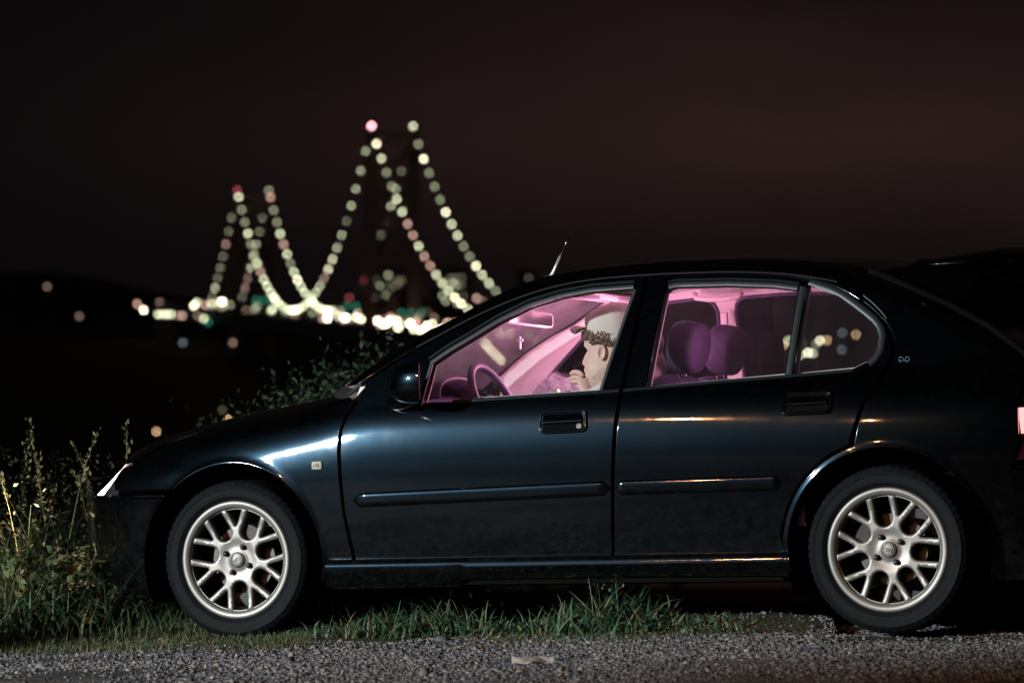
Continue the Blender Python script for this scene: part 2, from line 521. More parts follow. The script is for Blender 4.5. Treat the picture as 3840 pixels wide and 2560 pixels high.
def round_corners(poly, r, seg=5):
    o = []; n = len(poly)
    for i in range(n):
        p, a, b = Vector(poly[i - 1]), Vector(poly[i]), Vector(poly[(i + 1) % n])
        d1 = (p - a); d2 = (b - a); l1, l2 = d1.length, d2.length
        rr = min(r, l1 * .45, l2 * .45)
        if d1.angle(d2, math.pi) > R(155): o.append((a.x, a.y)); continue
        s_, e_ = a + d1.normalized() * rr, a + d2.normalized() * rr
        for j in range(seg + 1):
            t = j / seg
            q = s_ * (1 - t) ** 2 + a * 2 * t * (1 - t) + e_ * t * t
            o.append((q.x, q.y))
    return o

def sheet2d(outline, holes=(), step=.03, gap=0.0, edge=.006):
    """triangulated flat sheet: returns 2d points, triangles, boundary loops (index lists), outward 2d direction per boundary vertex"""
    if area(outline) < 0: outline = outline[::-1]
    loops = [offset_poly(densify(outline, step), gap)]
    for h in holes:
        if area(h) > 0: h = h[::-1]
        loops.append(offset_poly(densify(h, step), gap))
    pts = []; edges = []; bl = []
    for lp in loops:
        b = len(pts); n = len(lp); pts += lp; idx = list(range(b, b + n)); bl.append(idx)
        edges += [(b + i, b + (i + 1) % n) for i in range(n)]
    extra = []
    if edge:
        for lp in loops: extra += offset_poly(lp, edge)
    xs = [p[0] for p in loops[0]]; zs = [p[1] for p in loops[0]]
    gx = np.arange(min(xs), max(xs), step); gz = np.arange(min(zs), max(zs), step)
    g = np.array([(x + (step / 2 if k % 2 else 0), z) for k, z in enumerate(gz) for x in gx])
    if len(g) == 0: g = np.zeros((0, 2))
    def ok(P, lim):
        m = inside(loops[0], P)
        for lp in loops[1:]: m &= ~inside(lp, P)
        for lp in loops: m &= edge_dist(lp, P) > lim
        return m
    if len(extra):
        ex_ = np.array(extra); extra = [tuple(p) for p in ex_[ok(ex_, edge * .7)]]
    if len(g): g = g[ok(g, step * .45 + edge)]
    allp = pts + list(extra) + [tuple(p) for p in g]
    vs, es, fs, ov, oe, of = delaunay_2d_cdt([Vector(p) for p in allp], edges, [], 0, 1e-7)
    remap = {}
    for i, o_ in enumerate(ov):
        for k in o_: remap[k] = i
    V = [(v.x, v.y) for v in vs]
    C = np.array([[sum(V[i][0] for i in f) / 3, sum(V[i][1] for i in f) / 3] for f in fs])
    m = inside(loops[0], C)
    for lp in loops[1:]: m &= ~inside(lp, C)
    T = [tuple(f) for f, k in zip(fs, m) if k]
    bl2 = [[remap[i] for i in lp] for lp in bl]
    od = {}
    for lp, idx in zip(loops, bl2):
        n = len(lp)
        for i in range(n):
            d = Vector(lp[(i + 1) % n]) - Vector(lp[i - 1])
            d = Vector((d.y, -d.x))
            if d.length > 1e-9: d.normalize()
            od[idx[i]] = d
    return V, T, bl2, od

def panel(name, outline, mat, parent, holes=(), step=.028, gap=.0022, off=0.0, flange=.016, sides=(-1, 1), edge=.005, wf=None, rnd=.7):
    """a skin panel cut out of the car's side surface; a mirrored twin on the far side"""
    wf_ = wf or w
    V, T, loops, od = sheet2d(outline, holes, step, gap, edge)
    P = []; Nn = []
    for i, (x, z) in enumerate(V):
        n = outward_normal(x, z) if wf is None else Vector((0, 1, 0))
        y = wf_(x, z) - off
        if i in od:
            d = od[i]; y -= .0022 if flange else 0
            if flange: n = (n + Vector((d.x, 0, d.y)) * rnd).normalized()
        P.append((x, y, z)); Nn.append(n)
    T = [(a, b, c) for a, b, c in T]
    # ccw in (x,z) seen from -y ; for y=+w normals must be flipped
    F = list(T)
    nv = len(P)
    if flange:
        for lp in loops:
            b = len(P); n = len(lp)
            for i in lp:
                x, y, z = P[i]; P.append((x, y - flange, z)); Nn.append(Vector((0, 0, 0)))
            top = len(P)
            for i in lp: P.append(P[i]); Nn.append(Vector((0, 0, 0)))
            for i in range(n):
                j = (i + 1) % n
                F.append((top + i, b + i, b + j, top + j))
    res = []
    for s in sides:
        VV = [(x, s * y, z) for x, y, z in P]
        NN = [(n.x, s * n.y, n.z) for n in Nn]
        FF = F if s < 0 else [f[::-1] for f in F]
        me = mesh(name, VV, FF, mat, True, None, None if wf else NN)
        res.append(link(name, me, parent))
    return res

def ribbon(name, path, width, mat, parent, h=.006, off=0.0, sides=(-1, 1), step=.03, round_=True):
    """a trim strip laid along a line on the side surface"""
    path = densify(path, step, False); n = len(path); res = []
    prof = [(-.5, -.004), (-.5, h * .5), (-.3, h), (.3, h), (.5, h * .5), (.5, -.004)]
    rows = []
    for i in range(n):
        d = Vector(path[min(i + 1, n - 1)]) - Vector(path[max(i - 1, 0)]); d.normalize(); nn = Vector((-d.y, d.x))
        wd = width(i / (n - 1)) if callable(width) else width
        row = []
        for a, hh in prof:
            x, z = path[i][0] + nn.x * a * wd, path[i][1] + nn.y * a * wd
            row.append((x, w(x, z) - off + hh, z))
        rows.append(row)
    for s in sides:
        mb = MB(); mb.grid([[(x, s * y, z) for x, y, z in r] for r in rows])
        b = len(mb.v); k = len(prof)
        mb.f.append(tuple(range(k))); mb.m.append(0); mb.f.append(tuple(range(b - k, b))); mb.m.append(0)
        o = mb.build(name, mat, parent); auto_edges(o, 50); res.append(o)
    return res

def arc(cx, cz, r, a0, a1, n=14):
    return [(cx + r * math.cos(R(a0 + (a1 - a0) * i / (n - 1))), cz + r * math.sin(R(a0 + (a1 - a0) * i / (n - 1)))) for i in range(n)]

# where the car stands: nose to the left and turned a little away, nose-down on the verge
CAR_O = Vector((-0.76645651, 17.26491664, -0.08299088))
EX = Vector((0.93121742, -0.36337129, 0.02820331)); EY = Vector((0.3635159, 0.93158799, 0)); EZ = Vector((-0.02627387, 0.01025235, 0.99960221))
CAR_M = Matrix(((EX.x, EY.x, EZ.x, CAR_O.x), (EX.y, EY.y, EZ.y, CAR_O.y), (EX.z, EY.z, EZ.z, CAR_O.z), (0, 0, 0, 1)))
def car_point(x, y, z): return CAR_M @ Vector((x, y, z))

car = empty("hatchback_car"); car.matrix_world = CAR_M
tag(car, "dark navy hatchback car parked side on, cabin glowing pink, silver alloy wheels", "car")
WB = 2.617; TR = .308; ARCH = .372

# --- window openings traced on the side surface
FWIN = [(.801, .887), (.826, 1.036), (.895, 1.082), (.967, 1.122), (1.083, 1.19), (1.2, 1.244), (1.319, 1.275), (1.441, 1.292), (1.608, 1.298), (1.515, .92), (.994, .902)]
RWIN = [(1.734, 1.275), (1.750, 1.292), (1.776, 1.298), (1.986, 1.295), (2.158, 1.283), (2.25, 1.269), (2.229, .958), (1.7, .926)]
QWIN = [(2.285, 1.29), (2.4, 1.249), (2.501, 1.18), (2.563, 1.131), (2.580, 1.094), (2.574, 1.039), (2.54, .999), (2.485, .973), (2.265, .958)]
fr_top = [(x, frame_top(x) - .003) for x in np.linspace(.56, 1.655, 28)]
FDOOR = [(.512, .292), (1.558, .304), (1.573, .587), (1.585, .749), (1.604, .923)] + fr_top[::-1] + [(.535, .912), (.497, .866), (.472, .80), (.466, .72), (.469, .62), (.478, .472)]
rr_top = [(x, door_top(x) - .003) for x in np.linspace(1.661, 2.585, 34)]
rear_arc = arc(WB, TR, .402, 108, 172, 12)
RDOOR = [(1.564, .304), (2.235, .300)] + rear_arc[::-1] + [(2.515, .76), (2.545, .86), (2.60, .95), (2.626, 1.01), (2.630, 1.055), (2.615, 1.10)] + rr_top[::-1] + [(1.61, .923), (1.591, .749), (1.579, .587)]

# outward: front wing
wing_line = [(x, wing_top(x) - .004) for x in np.linspace(.49, -.545, 26)]
WING = [(.402, .20), (.505, .292), (.474, .472), (.465, .62), (.462, .72), (.468, .80), (.493, .866), (.52, .905)] + wing_line + [(-.555, .62), (-.545, .582), (-.252, .582)] + arc(0, TR, ARCH, 132, -14, 24) + [(.385, .20)]
front_wing = panel("front_wing", WING, M['paint'], car, step=.015)
front_door = panel("front_door", FDOOR, M['paint'], car, holes=[FWIN], step=.02)
rear_door = panel("rear_door", RDOOR, M['paint'], car, holes=[RWIN, QWIN], step=.018)
hatch_line = [(2.50, 1.338), (2.557, 1.318), (2.651, 1.276), (2.804, 1.206), (2.967, 1.115), (3.10, 1.02), (3.17, .955)]
QUART = [(2.592, 1.143), (2.621, 1.103), (2.636, 1.056), (2.632, 1.008), (2.606, .947), (2.551, .857), (2.521, .757)] + arc(WB, TR, .398, 106, 174, 12) + [(2.225, .30)] + arc(WB, TR, ARCH, 184, 30, 26) + [(3.04, .50), (3.09, .60), (3.115, .70), (3.11, .86), (3.18, .90)] + hatch_line[::-1] + [(x, door_top(x) + .003) for x in np.linspace(2.50, 2.58, 8)]
rear_quarter = panel("rear_quarter", QUART, M['paint'], car, step=.017)
# roof rail and windscreen pillar above the door frames
sil = spline([(.40, .925), (.517, 1.012), (.645, 1.100), (.75, 1.158), (.894, 1.222), (1.019, 1.292), (1.105, 1.330), (1.219, 1.362), (1.387, 1.384), (1.581, 1.396), (1.774, 1.403), (2.0, 1.400), (2.122, 1.395), (2.413, 1.366), (2.50, 1.345)])
RAIL = [(x, door_top(x) + .001) for x in np.linspace(.52, 2.50, 60)] + [(x, max(sil(x), frame_top(x) + .022)) for x in np.linspace(2.50, .45, 52)]
roof_rail = panel("roof_rail", RAIL, M['paint'], car, flange=.012, gap=.001)

# dark sheet added behind the shut lines, blocks leaking cabin light
def grow(p, g): return offset_poly(p if area(p) > 0 else p[::-1], -g)
shell = [(.47, .30), (2.22, .305)] + arc(WB, TR, .41, 176, 110, 10) + [(2.50, .72), (2.90, .70), (2.95, 1.06)] + [(x, frame_top(x) + .010) for x in np.linspace(2.75, .60, 34)] + [(.49, .905), (.44, .80), (.44, .50)]
panel("leak_shield", shell, M['dark'], car, holes=[grow(FWIN, .006), grow(RWIN, .006), grow(QWIN, .006)], off=.024, flange=0, edge=0, step=.04)

# glazing
def inset_glass(name, poly, parents, mat, off=.010):
    for s, p in zip((-1, 1), parents):
        panel(name, round_corners(poly, .02), mat, p, off=off, flange=0, gap=-.006, sides=(s,), edge=0, step=.05)
inset_glass("side_window", FWIN, front_door, M['glass'])
inset_glass("side_window", RWIN, rear_door, M['glass'])
inset_glass("quarter_window", QWIN, rear_door, M['glass'])

# window frames, seals and trim
def path_off(pts, g):
    n = len(pts); o = []
    for i in range(n):
        d = Vector(pts[min(i + 1, n - 1)]) - Vector(pts[max(i - 1, 0)]); d.normalize()
        o.append((pts[i][0] - d.y * g, pts[i][1] + d.x * g))
    return o
def trims(path, width, mat, parents, **k):
    for s, p in zip((-1, 1), parents): ribbon("window_trim", path, width, mat, p, sides=(s,), **k)
top_f = FWIN[1:9]
trims(path_off(top_f, .010), .019, M['rubber'], front_door, h=.007)
trims(path_off(top_f, .030), .010, M['trim_line'], front_door, h=.005)
trims(path_off([FWIN[8], FWIN[9]], .006), .012, M['rubber'], front_door, h=.003)
trims([(.795, .882), (.823, 1.04)], .013, M['rubber'], front_door, h=.008)
trims([(.93, .894), (1.25, .9055), (1.596, .9165)], .014, M['trim_line'], front_door, h=.008)
top_r = RWIN[1:6]
trims(path_off(top_r, .011), .021, M['rubber'], rear_door, h=.007)
trims(path_off(top_r, .029), .009, M['trim_line'], rear_door, h=.005)
trims([(1.612, .9175), (2.0, .940), (2.25, .9525), (2.49, .9665)], .012, M['trim_line'], rear_door, h=.007)
trims([(2.247, .955), (2.270, 1.285)], .024, M['trim_line'], rear_door, h=.004)
qs = spline([(2.285, 1.292), (2.4, 1.249), (2.501, 1.18), (2.563, 1.131)])
q_curve = [(x, qs(x)) for x in np.linspace(2.290, 2.545, 12)] + [(2.566, 1.120), (2.577, 1.090), (2.573, 1.040), (2.558, 1.016), (2.538, .999)]
trims(path_off(q_curve, .013), .026, M['trim_line'], rear_door, h=.006)
trims([(x, frame_top(x) + .006) for x in np.linspace(.75, 2.40, 40)], .007, M['plastic'], roof_rail, h=.003)
trims([(x, door_top(x) + .030) for x in np.linspace(2.505, 2.60, 8)], .006, M['trim_line'], rear_quarter, h=.002)

# protective mouldings on the doors
def moulding(x0, z0, x1, z1, parents):
    n = 40
    for s, p in zip((-1, 1), parents):
        rows = []
        for i in range(n + 1):
            t = i / n; x = x0 + (x1 - x0) * t; z = z0 + (z1 - z0) * t
            k = min(1, max(.02, (x - x0) / .03)) ; k = math.sqrt(1 - (1 - k) ** 2)
            kk = min(1, max(.02, (x1 - x) / .012)); kk = math.sqrt(1 - (1 - kk) ** 2); k = min(k, kk)
            row = []
            for dz, h in ((.0285, -.004), (.0280, .0025), (.026, .0055), (.021, .0080), (.012, .0094), (-.012, .0098), (-.023, .0085), (-.0275, .005), (-.0285, -.004)):
                zz = z + dz * k; row.append((x, s * (w(x, zz) + h * min(1, k + .15)), zz))
            rows.append(row)
        o = MB().grid(rows).build("side_moulding", M['paint'], p)
moulding(.520, .5285, 1.562, .5545, front_door)
moulding(1.585, .5550, 2.228, .5610, rear_door)

# sill skirt
for s in (-1, 1):
    prof = [(.820, .306), (.846, .304), (.858, .297), (.866, .286), (.866, .268), (.858, .246), (.852, .228), (.846, .214), (.82, .192), (.74, .186)]
    rows = []
    for i in range(61):
        t = i / 60; x = .402 + t * (2.258 - .402)
        dz = .004 * t; low = .006 * math.sin(t * math.pi) + .022 * smooth((t - .26) / .05)
        rows.append([(x, s * (y if z > .25 else y - .012 * smooth((t - .26) / .05)), z + dz + (low if z < .24 else 0)) for y, z in prof])
    mb = MB().grid(rows); k = len(prof)
    mb.f.append(tuple(range(k))); mb.m.append(0); mb.f.append(tuple(range(len(mb.v) - k, len(mb.v)))); mb.m.append(0)
    auto_edges(mb.build("side_skirt", M['paint'], car), 40)

# bonnet, windscreen, roof, tailgate
def recede(z): return max(0.0, z - .545) * 1.07 + max(0.0, .27 - z) * .5
def nose_y(X, Z):
    """half width of the nose at station X, height Z (front face pushed back with height)"""
    Xs = X - recede(Z)
    base = w(max(X, -.62), min(Z, .60))
    u = (-.46 - Xs) / .425
    if u <= 0: return base
    if u >= 1: return 0.0
    return base * (1 - u ** 2.5) ** (1 / 2.3)

bn = []
for i in range(31):
    u = -1 + 2 * i / 30; row = []
    ye = .705
    for j in range(25):
        v = j / 24
        y = u * ye
        xf = -.46 - .425 * max(0.0, 1 - abs(u * .92) ** 2.3) ** (1 / 2.5) + recede(.70) + .005
        xc = .52 - .22 * (1 - u * u)
        x = xf + (xc - xf) * v
        xe = -.545 + (.52 + .545) * v
        z = wing_top(xe) - .006 + .034 * (1 - abs(u) ** 2.4) - (.022 * (1 - v) ** 3 if v < 1 else 0) * (1 - abs(u) ** 6)
        row.append((x, y, z))
    bn.append(row)
MB().grid(bn).build("bonnet", M['paint'], car)
pill = [(.430, .672, .928), (.545, .640, 1.016), (.665, .610, 1.096), (.775, .587, 1.153), (.91, .560, 1.216), (1.03, .536, 1.284), (1.115, .520, 1.324), (1.20, .505, 1.352)]
ctr = [(.16, .955), (.32, 1.045), (.46, 1.125), (.60, 1.190), (.745, 1.252), (.88, 1.318), (.975, 1.360), (1.08, 1.386)]
ws = []
for (x, y, z), (xc, zc) in zip(pill, ctr):
    ws.append([(x + (xc - x) * (1 - u * u), u * y, z + (zc - z) * (1 - u * u)) for u in np.linspace(-1, 1, 23)])
mid_ = [tuple(a + (b - a) * .30 for a, b in zip(p, q)) for p, q in zip(ws[0], ws[1])]
MB().grid([mid_] + ws[1:]).build("windscreen", M['screen'], car)
MB().grid([[(x, y, z - .03) for x, y, z in ws[0]], ws[0], mid_]).build("scuttle", M['plastic'], car)
mb = MB()
for s in (-1, 1): mb.tube([(x, s * (y + .002), z + .002) for x, y, z in pill], .007, 6)
mb.tube([(q[0], q[1], q[2] + .002) for q in ws[-1]], .006, 6)
mb.build("windscreen_seal", M['rubber'], car)
rf = []
for i in range(29):
    t = i / 28; row = []
    xe = 1.19 + (2.52 - 1.19) * t
    for u in np.linspace(-1, 1, 25):
        x = xe + (-.10 * (1 - u * u)) * (1 - t) + .10 * (1 - u * u) * t
        ye = .505 + .012 * math.sin(math.pi * t) - .01 * t
        a = abs(u)
        row.append((x, u * ye, sil(xe) - .004 + .032 * (1 - a ** 2.2)))
    rf.append(row)
MB().grid(rf).build("roof", M['paint'], car)
tg = []; rw = []
hl = spline(hatch_line)
for i in range(19):
    t = i / 18; xe = 2.50 + (3.19 - 2.50) * t; row = []
    ze = hl(xe); ye = max(w(xe, ze - .012), .3) - .004
    ye = .502 + (.60 - .502) * t
    for u in np.linspace(-1, 1, 21):
        b = 1 - abs(u) ** 2.4
        row.append((xe + .035 * b, u * ye, ze + .012 * b))
    tg.append(row)
MB().grid([r[3:-3] for r in tg[1:-4]]).build("rear_window", M['rear_glass'], car)
mb = MB(); mb.grid([r[:4] for r in tg]); mb.grid([r[-4:] for r in tg]); mb.grid([r[3:-3] for r in tg[:2]]); mb.grid([r[3:-3] for r in tg[-5:]])
last = tg[-1]
mb.grid([last] + [[(x + .10 - .03 * k, y * (1 + .02 * k), z - .10 * k) for x, y, z in last] for k in (1, 2, 3)])
mb.build("tailgate", M['paint'], car)
for s in (-1, 1): MB().tube([(x, s * (w(x, z - .012) - .012), z - .004) for x, z in densify(hatch_line, .05, False)], .014, 8).build("hatch_leak_strip", M['dark'], car)  # dark strip added along the hatch edge to stop cabin light leaking
M['shade_black'] = principled("shade_black", (.0006, .0006, .0007), 1.0, spec=0)  # shade put into the colour: no gloss, supports stay dark under the lamp
# rear spoiler standing above the tailgate
sp = []
for u in np.linspace(-1, 1, 25):
    a = abs(u); y = u * .60
    bx, bz = 2.695 + .03 * (1 - a ** 2), 1.372 + .012 * (1 - a * a)
    chord = .30 - .03 * a; th = max(.04, 1 - a ** 9) ** .5
    up = [(0, 0), (.08, .012), (.5, .024), (.9, .034), (1.0, .026), (1.0, .006), (.85, -.022), (.5, -.045), (.1, -.040), (0, -.02)]
    drop = .02 * a ** 4
    sp.append([(bx + (c - .5) * chord * (.55 + .45 * th) + .5 * chord, y, bz + h * th - drop) for c, h in up])
mb = MB().grid(sp, wrap_v=True); k = 10
mb.f.append(tuple(range(k))); mb.m.append(0); mb.f.append(tuple(range(len(mb.v) - k, len(mb.v)))); mb.m.append(0)
auto_edges(mb.build("rear_spoiler", M['paint'], car), 75)
for s in (-1, 1):
    sm_ = MB().add([(2.52, s * .44, 1.30), (2.84, s * .46, 1.16), (2.95, s * .47, 1.362), (2.68, s * .46, 1.376), (2.52, s * .49, 1.30), (2.84, s * .53, 1.16), (2.95, s * .51, 1.362), (2.68, s * .49, 1.376)],
           [(0, 1, 2, 3), (4, 7, 6, 5), (0, 4, 5, 1), (1, 5, 6, 2), (2, 6, 7, 3), (3, 7, 4, 0)])
    bevel(sm_.build("spoiler_support", M['shade_black'], car, smooth=False), .012, 3, 50)

# bumpers
fb = []
zs = [.160, .168, .185, .21, .25, .30, .35, .40, .45, .50, .53, .545, .556, .562]
for z in zs:
    xe = -math.sqrt(max(.01, (ARCH + .004) ** 2 - (z - TR) ** 2)) - (.02 if z < .2 else 0)
    row = []; n = 44
    x_front = -.885 + recede(z)
    half = []
    for j in range(n + 1):
        t = j / n; x = xe + (x_front - xe) * (1 - (1 - t) ** 2.6)
        y = nose_y(x, z)
        if z > .55: y -= (z - .55) * 1.2; x += (z - .55) * .8
        if z < .19: y -= (.19 - z) * 1.6
        half.append((x, -max(0, y), z))
    row = half[:-1] + [(x_front + (max(0, z - .55) * .8), 0, z)] + [(x, -y, zz) for x, y, zz in half[:-1][::-1]]
    fb.append(row)
front_bumper = MB().grid(fb).build("front_bumper", M['paint'], car)
# nose band above the bumper: headlights at the corners, dark grille between
def nose_band(z0, z1, ua, ub, mat, name, parent, n=22, m=8, push=0.0, both=True):
    for s in ((-1, 1) if both else (-1,)):
        rows = []
        for i in range(m + 1):
            z = z0 + (z1 - z0) * i / m; row = []
            for j in range(n + 1):
                q = ua + (ub - ua) * j / n              # 0 at the wing, 1 at the centre line
                x0 = -.548; xf = -.885 + recede(z) + .028
                x = x0 + (xf - x0) * (1 - (1 - q) ** 2.4)
                y = nose_y(x - .028, z) - .004
                row.append((x - push, s * max(0.0, y + push), z))
            rows.append(row)
        o = MB().grid(rows).build(name, mat, parent)
    return o
for s, nm in ((-1, 0), (1, 1)):
    pass
hl_root = []
nose_band(.566, .690, .0, .17, M['plastic'], "headlight_housing", car)
nose_band(.566, .690, .172, .46, M['lamp_on'], "headlight", car)
nose_band(.562, .694, .46, 1.0, M['plastic'], "grille", car)

rb = []
for z in (.19, .20, .23, .28, .34, .40, .46, .52, .57, .60, .612):
    xs_ = WB + math.sqrt(max(.01, (ARCH + .004) ** 2 - (z - TR) ** 2)); half = []
    for j in range(34):
        t = j / 33; x = xs_ + (3.47 - xs_) * (1 - (1 - t) ** 2.4)
        u = max(0, (x - 3.05) / .42); y = w(min(x, 3.2), min(z, .58)) * (max(0, 1 - u ** 2.6)) ** (1 / 2.4)
        if z > .59: y -= (z - .59) * 1.0
        half.append((x, -y, z))
    rb.append(half[:-1] + [(3.47, 0, z)] + [(x, -y, zz) for x, y, zz in half[:-1][::-1]])
MB().grid(rb).build("rear_bumper", M['paint'], car)
for s in (-1, 1):
    rows = []; rows2 = []
    for i in range(9):
        z = .625 + .25 * i / 8
        def pt(t):
            x = 3.10 + .32 * (1 - (1 - t) ** 1.6); u = max(0, (x - 3.05) / .40)
            return (x - .15 * max(0, z - .6), s * (w(3.05, .62) - .02 - .16 * max(0, z - .62)) * max(0, 1 - u ** 2.6) ** (1 / 2.4), z)
        rows.append([pt(t) for t in np.linspace(0, .9, 16)])
        rows2.append([(x + .004, y * 1.004, zz) for x, y, zz in (pt(t) for t in np.linspace(.06, .55, 10))])
    tl = MB().grid(rows).build("tail_lamp", M['red_lens'], car)
    MB().grid(rows2[3:7]).build("lit_segment", M['tail_on'], tl)
mb = MB()
mb.grid([[(3.44 - .15 * max(0, z - .6), y, z) for y in np.linspace(-.5, .5, 9)] for z in (.60, .75, .92)])
mb.build("tailgate_panel", M['paint'], car)

# inner shell: keeps the body dark inside the gaps and the arches
mb = MB()
def wallsheet(pts, s): pass
mb.box((1.32, 0, .235), (3.5, 1.34, .09))
mb.box((-.46, 0, .42), (.26, 1.2, .26))
mb.box((-.02, 0, .56), (.7, .96, .30))
mb.box((3.10, 0, .44), (.30, 1.2, .36))
for s in (-1, 1):
    mb.box((1.31, s * .78, .42), (1.80, .02, .44))
    for cx in (0, WB):
        rows = []
        for k in range(25):
            a = R(-25 + 230 * k / 24); rows.append([(cx + .385 * math.cos(a), s * y, TR + .385 * math.sin(a)) for y in (.50, .60, .70, .80, .828)])
        mb.grid(rows)
        mb.lathe  # arch closing wall
        mb.box((cx, s * .49, .42), (.76, .02, .52))
mb.build("underbody", M['dark'], car, smooth=False)
# ------------------------------------------------------------------ wheels
def alloy_rim():
    """seven Y-shaped spokes: seven long slots between the Ys and seven short wedges inside the forks"""
    holes = []; ro = .1955
    for k in range(7):
        av = 2 * math.pi * k / 7; au = av + math.pi / 7
        def place(pts, a): return [(x * math.cos(a) - y * math.sin(a), x * math.sin(a) + y * math.cos(a)) for x, y in pts]
        u = [(.116 + .0322 * math.cos(t), .0322 * math.sin(t)) for t in np.linspace(math.pi / 2, 1.5 * math.pi, 13)]
        b = .0305; a0 = math.asin(b / ro)
        u += [(ro * math.cos(t), ro * math.sin(t)) for t in np.linspace(-a0, a0, 7)]
        holes.append(place(round_corners(u, .006, 3), au))
        b = .0322; a0 = math.asin(b / ro)
        v = [(.131, .0035), (.131, -.0035)] + [(ro * math.cos(t), ro * math.sin(t)) for t in np.linspace(-a0, a0, 7)]
        holes.append(place(round_corners(v, .0055, 3), av))
    disc = [(.2005 * math.cos(t), .2005 * math.sin(t)) for t in np.linspace(0, 2 * math.pi, 97)[:-1]]
    V, T, loops, od = sheet2d(disc, holes, .0075, 0, .0042)
    def depth(r): return .016 + .006 * smooth((.2 - r) / .05) + (.006 * smooth((.09 - r) / .04) if r < .09 else 0) - (.004 * smooth((.042 - r) / .008))
    P = []
    for i, (x, z) in enumerate(V):
        y = depth(math.hypot(x, z))
        if i in od: y += .0045
        P.append((x, y, z))
    F = list(T); mats = [0] * len(F)
    for lp in loops[1:]:
        b = len(P); n = len(lp)
        for i in lp: x, y, z = P[i]; P.append((x, y + .028, z))
        for i in range(n): F.append((lp[i], b + i, b + (i + 1) % n, lp[(i + 1) % n])); mats.append(0)
    mb = MB(); mb.add(P, F, 0)
    mb.lathe([(.1985, .020), (.1995, .013), (.203, .008), (.208, .0045), (.214, .0025), (.2205, .002), (.226, .0035), (.2288, .008), (.2275, .014), (.222, .018)], 96, 0)
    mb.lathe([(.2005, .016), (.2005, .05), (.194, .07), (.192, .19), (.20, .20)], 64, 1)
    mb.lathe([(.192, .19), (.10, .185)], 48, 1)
    return mb

def tyre_mesh():
    prof = [(.2225, .014), (.2285, .008), (.236, .001), (.243, -.0030), (.2445, -.0048), (.2475, -.0050), (.249, -.0052), (.266, -.0085), (.2785, -.0072), (.2795, -.0085), (.2825, -.0080), (.2835, -.0060), (.2935, .000), (.2995, .006), (.3040, .014), (.3062, .026), (.308, .06), (.3085, .10), (.308, .145), (.3062, .178), (.302, .193), (.292, .203), (.26, .209), (.2285, .196)]
    n = 252; rows = []
    for i in range(n):
        a = 2 * math.pi * i / n; row = []
        for k, (r, h) in enumerate(prof):
            if 12 <= k <= 15 and i % 4 == 0: r -= .0035; h += .002 if k < 15 else 0
            if k in (16, 17, 18) and i % 4 == 2: r -= .003
            row.append((r * math.cos(a), h, r * math.sin(a)))
        rows.append(row)
    return MB().grid(rows, wrap_u=True)

def make_wheel(ang, text_rot):
    wl = empty("wheel", (0, 0, 0), car)
    t = tyre_mesh().build("tyre", M['tyre'], wl)
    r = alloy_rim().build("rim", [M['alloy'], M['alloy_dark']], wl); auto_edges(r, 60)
    for k in range(4):
        a = R(49 + 90 * k); mb = MB()
        c = (.054 * math.cos(a), 0, .054 * math.sin(a))
        mb.lathe([(.0001, .008), (.006, .0085), (.0085, .011), (.009, .024)], 16)
        mb.v = [(x + c[0], y, z + c[2]) for x, y, z in mb.v]
        mb.build("wheel_nut", M['steel'], wl)
        mb = MB(); mb.lathe([(.0125, .0235), (.0115, .0265), (.0001, .0268)], 18); mb.v = [(x + c[0], y, z + c[2]) for x, y, z in mb.v]
        mb.build("nut_recess", M['engraved'], wl)
    # octagonal marque on the hub cap
    hc = MB(); hc.lathe([(.0001, .0135), (.022, .0137), (.0285, .015), (.031, .020)], 40)
    for ro, hi in ((.0245, .0115), (.0195, .0118)):
        ring = [(ro * math.cos(R(22.5 + 45 * k)), hi + .0008, ro * math.sin(R(22.5 + 45 * k))) for k in range(8)]
        hc.tube(ring + ring[:1], .0011, 6, m=1, caps=False)
    hub = hc.build("hub_cap", [M['alloy'], M['engraved']], wl)
    cu = bpy.data.curves.new("hub_lettering", 'FONT'); cu.body = "MG"; cu.size = .020; cu.align_x = 'CENTER'; cu.align_y = 'CENTER'; cu.extrude = .0007; cu.offset = .0003
    cu.materials.append(M['engraved'])
    tmp = link("hub_lettering", cu); dg = bpy.context.evaluated_depsgraph_get(); tme = bpy.data.meshes.new_from_object(tmp.evaluated_get(dg)); bpy.data.objects.remove(tmp); bpy.data.curves.remove(cu)
    tx = link("hub_lettering", tme, wl)
    tx.rotation_euler = Euler((R(90), 0, 0)); tx.location = (0, .0112, 0)
    tx.rotation_euler = (Matrix.Rotation(R(-text_rot), 3, 'Y') @ Matrix.Rotation(R(90), 3, 'X')).to_euler()
    bd = MB(); bd.lathe([(.06, .085), (.131, .085), (.131, .107), (.06, .107)], 56); bd.lathe([(.0001, .07), (.062, .07), (.062, .11)], 32)
    auto_edges(bd.build("brake_disc", M['steel'], wl), 40)
    wl.rotation_euler = (0, R(-ang), 0)
    return wl

def caliper(loc, ang, parent):
    mb = MB(); rows = []
    for k in range(9):
        a = R(ang - 32 + 64 * k / 8)
        rows.append([(loc[0] + r * math.cos(a), loc[1] + y, loc[2] + r * math.sin(a)) for r, y in ((.088, .055), (.140, .050), (.146, .06), (.146, .11), (.09, .11))])
    mb.grid(rows, wrap_v=True); k = 5
    mb.f.append(tuple(range(k))); mb.m.append(0); mb.f.append(tuple(range(len(mb.v) - k, len(mb.v)))); mb.m.append(0)
    auto_edges(mb.build("brake_caliper", M['steel'], parent), 40)

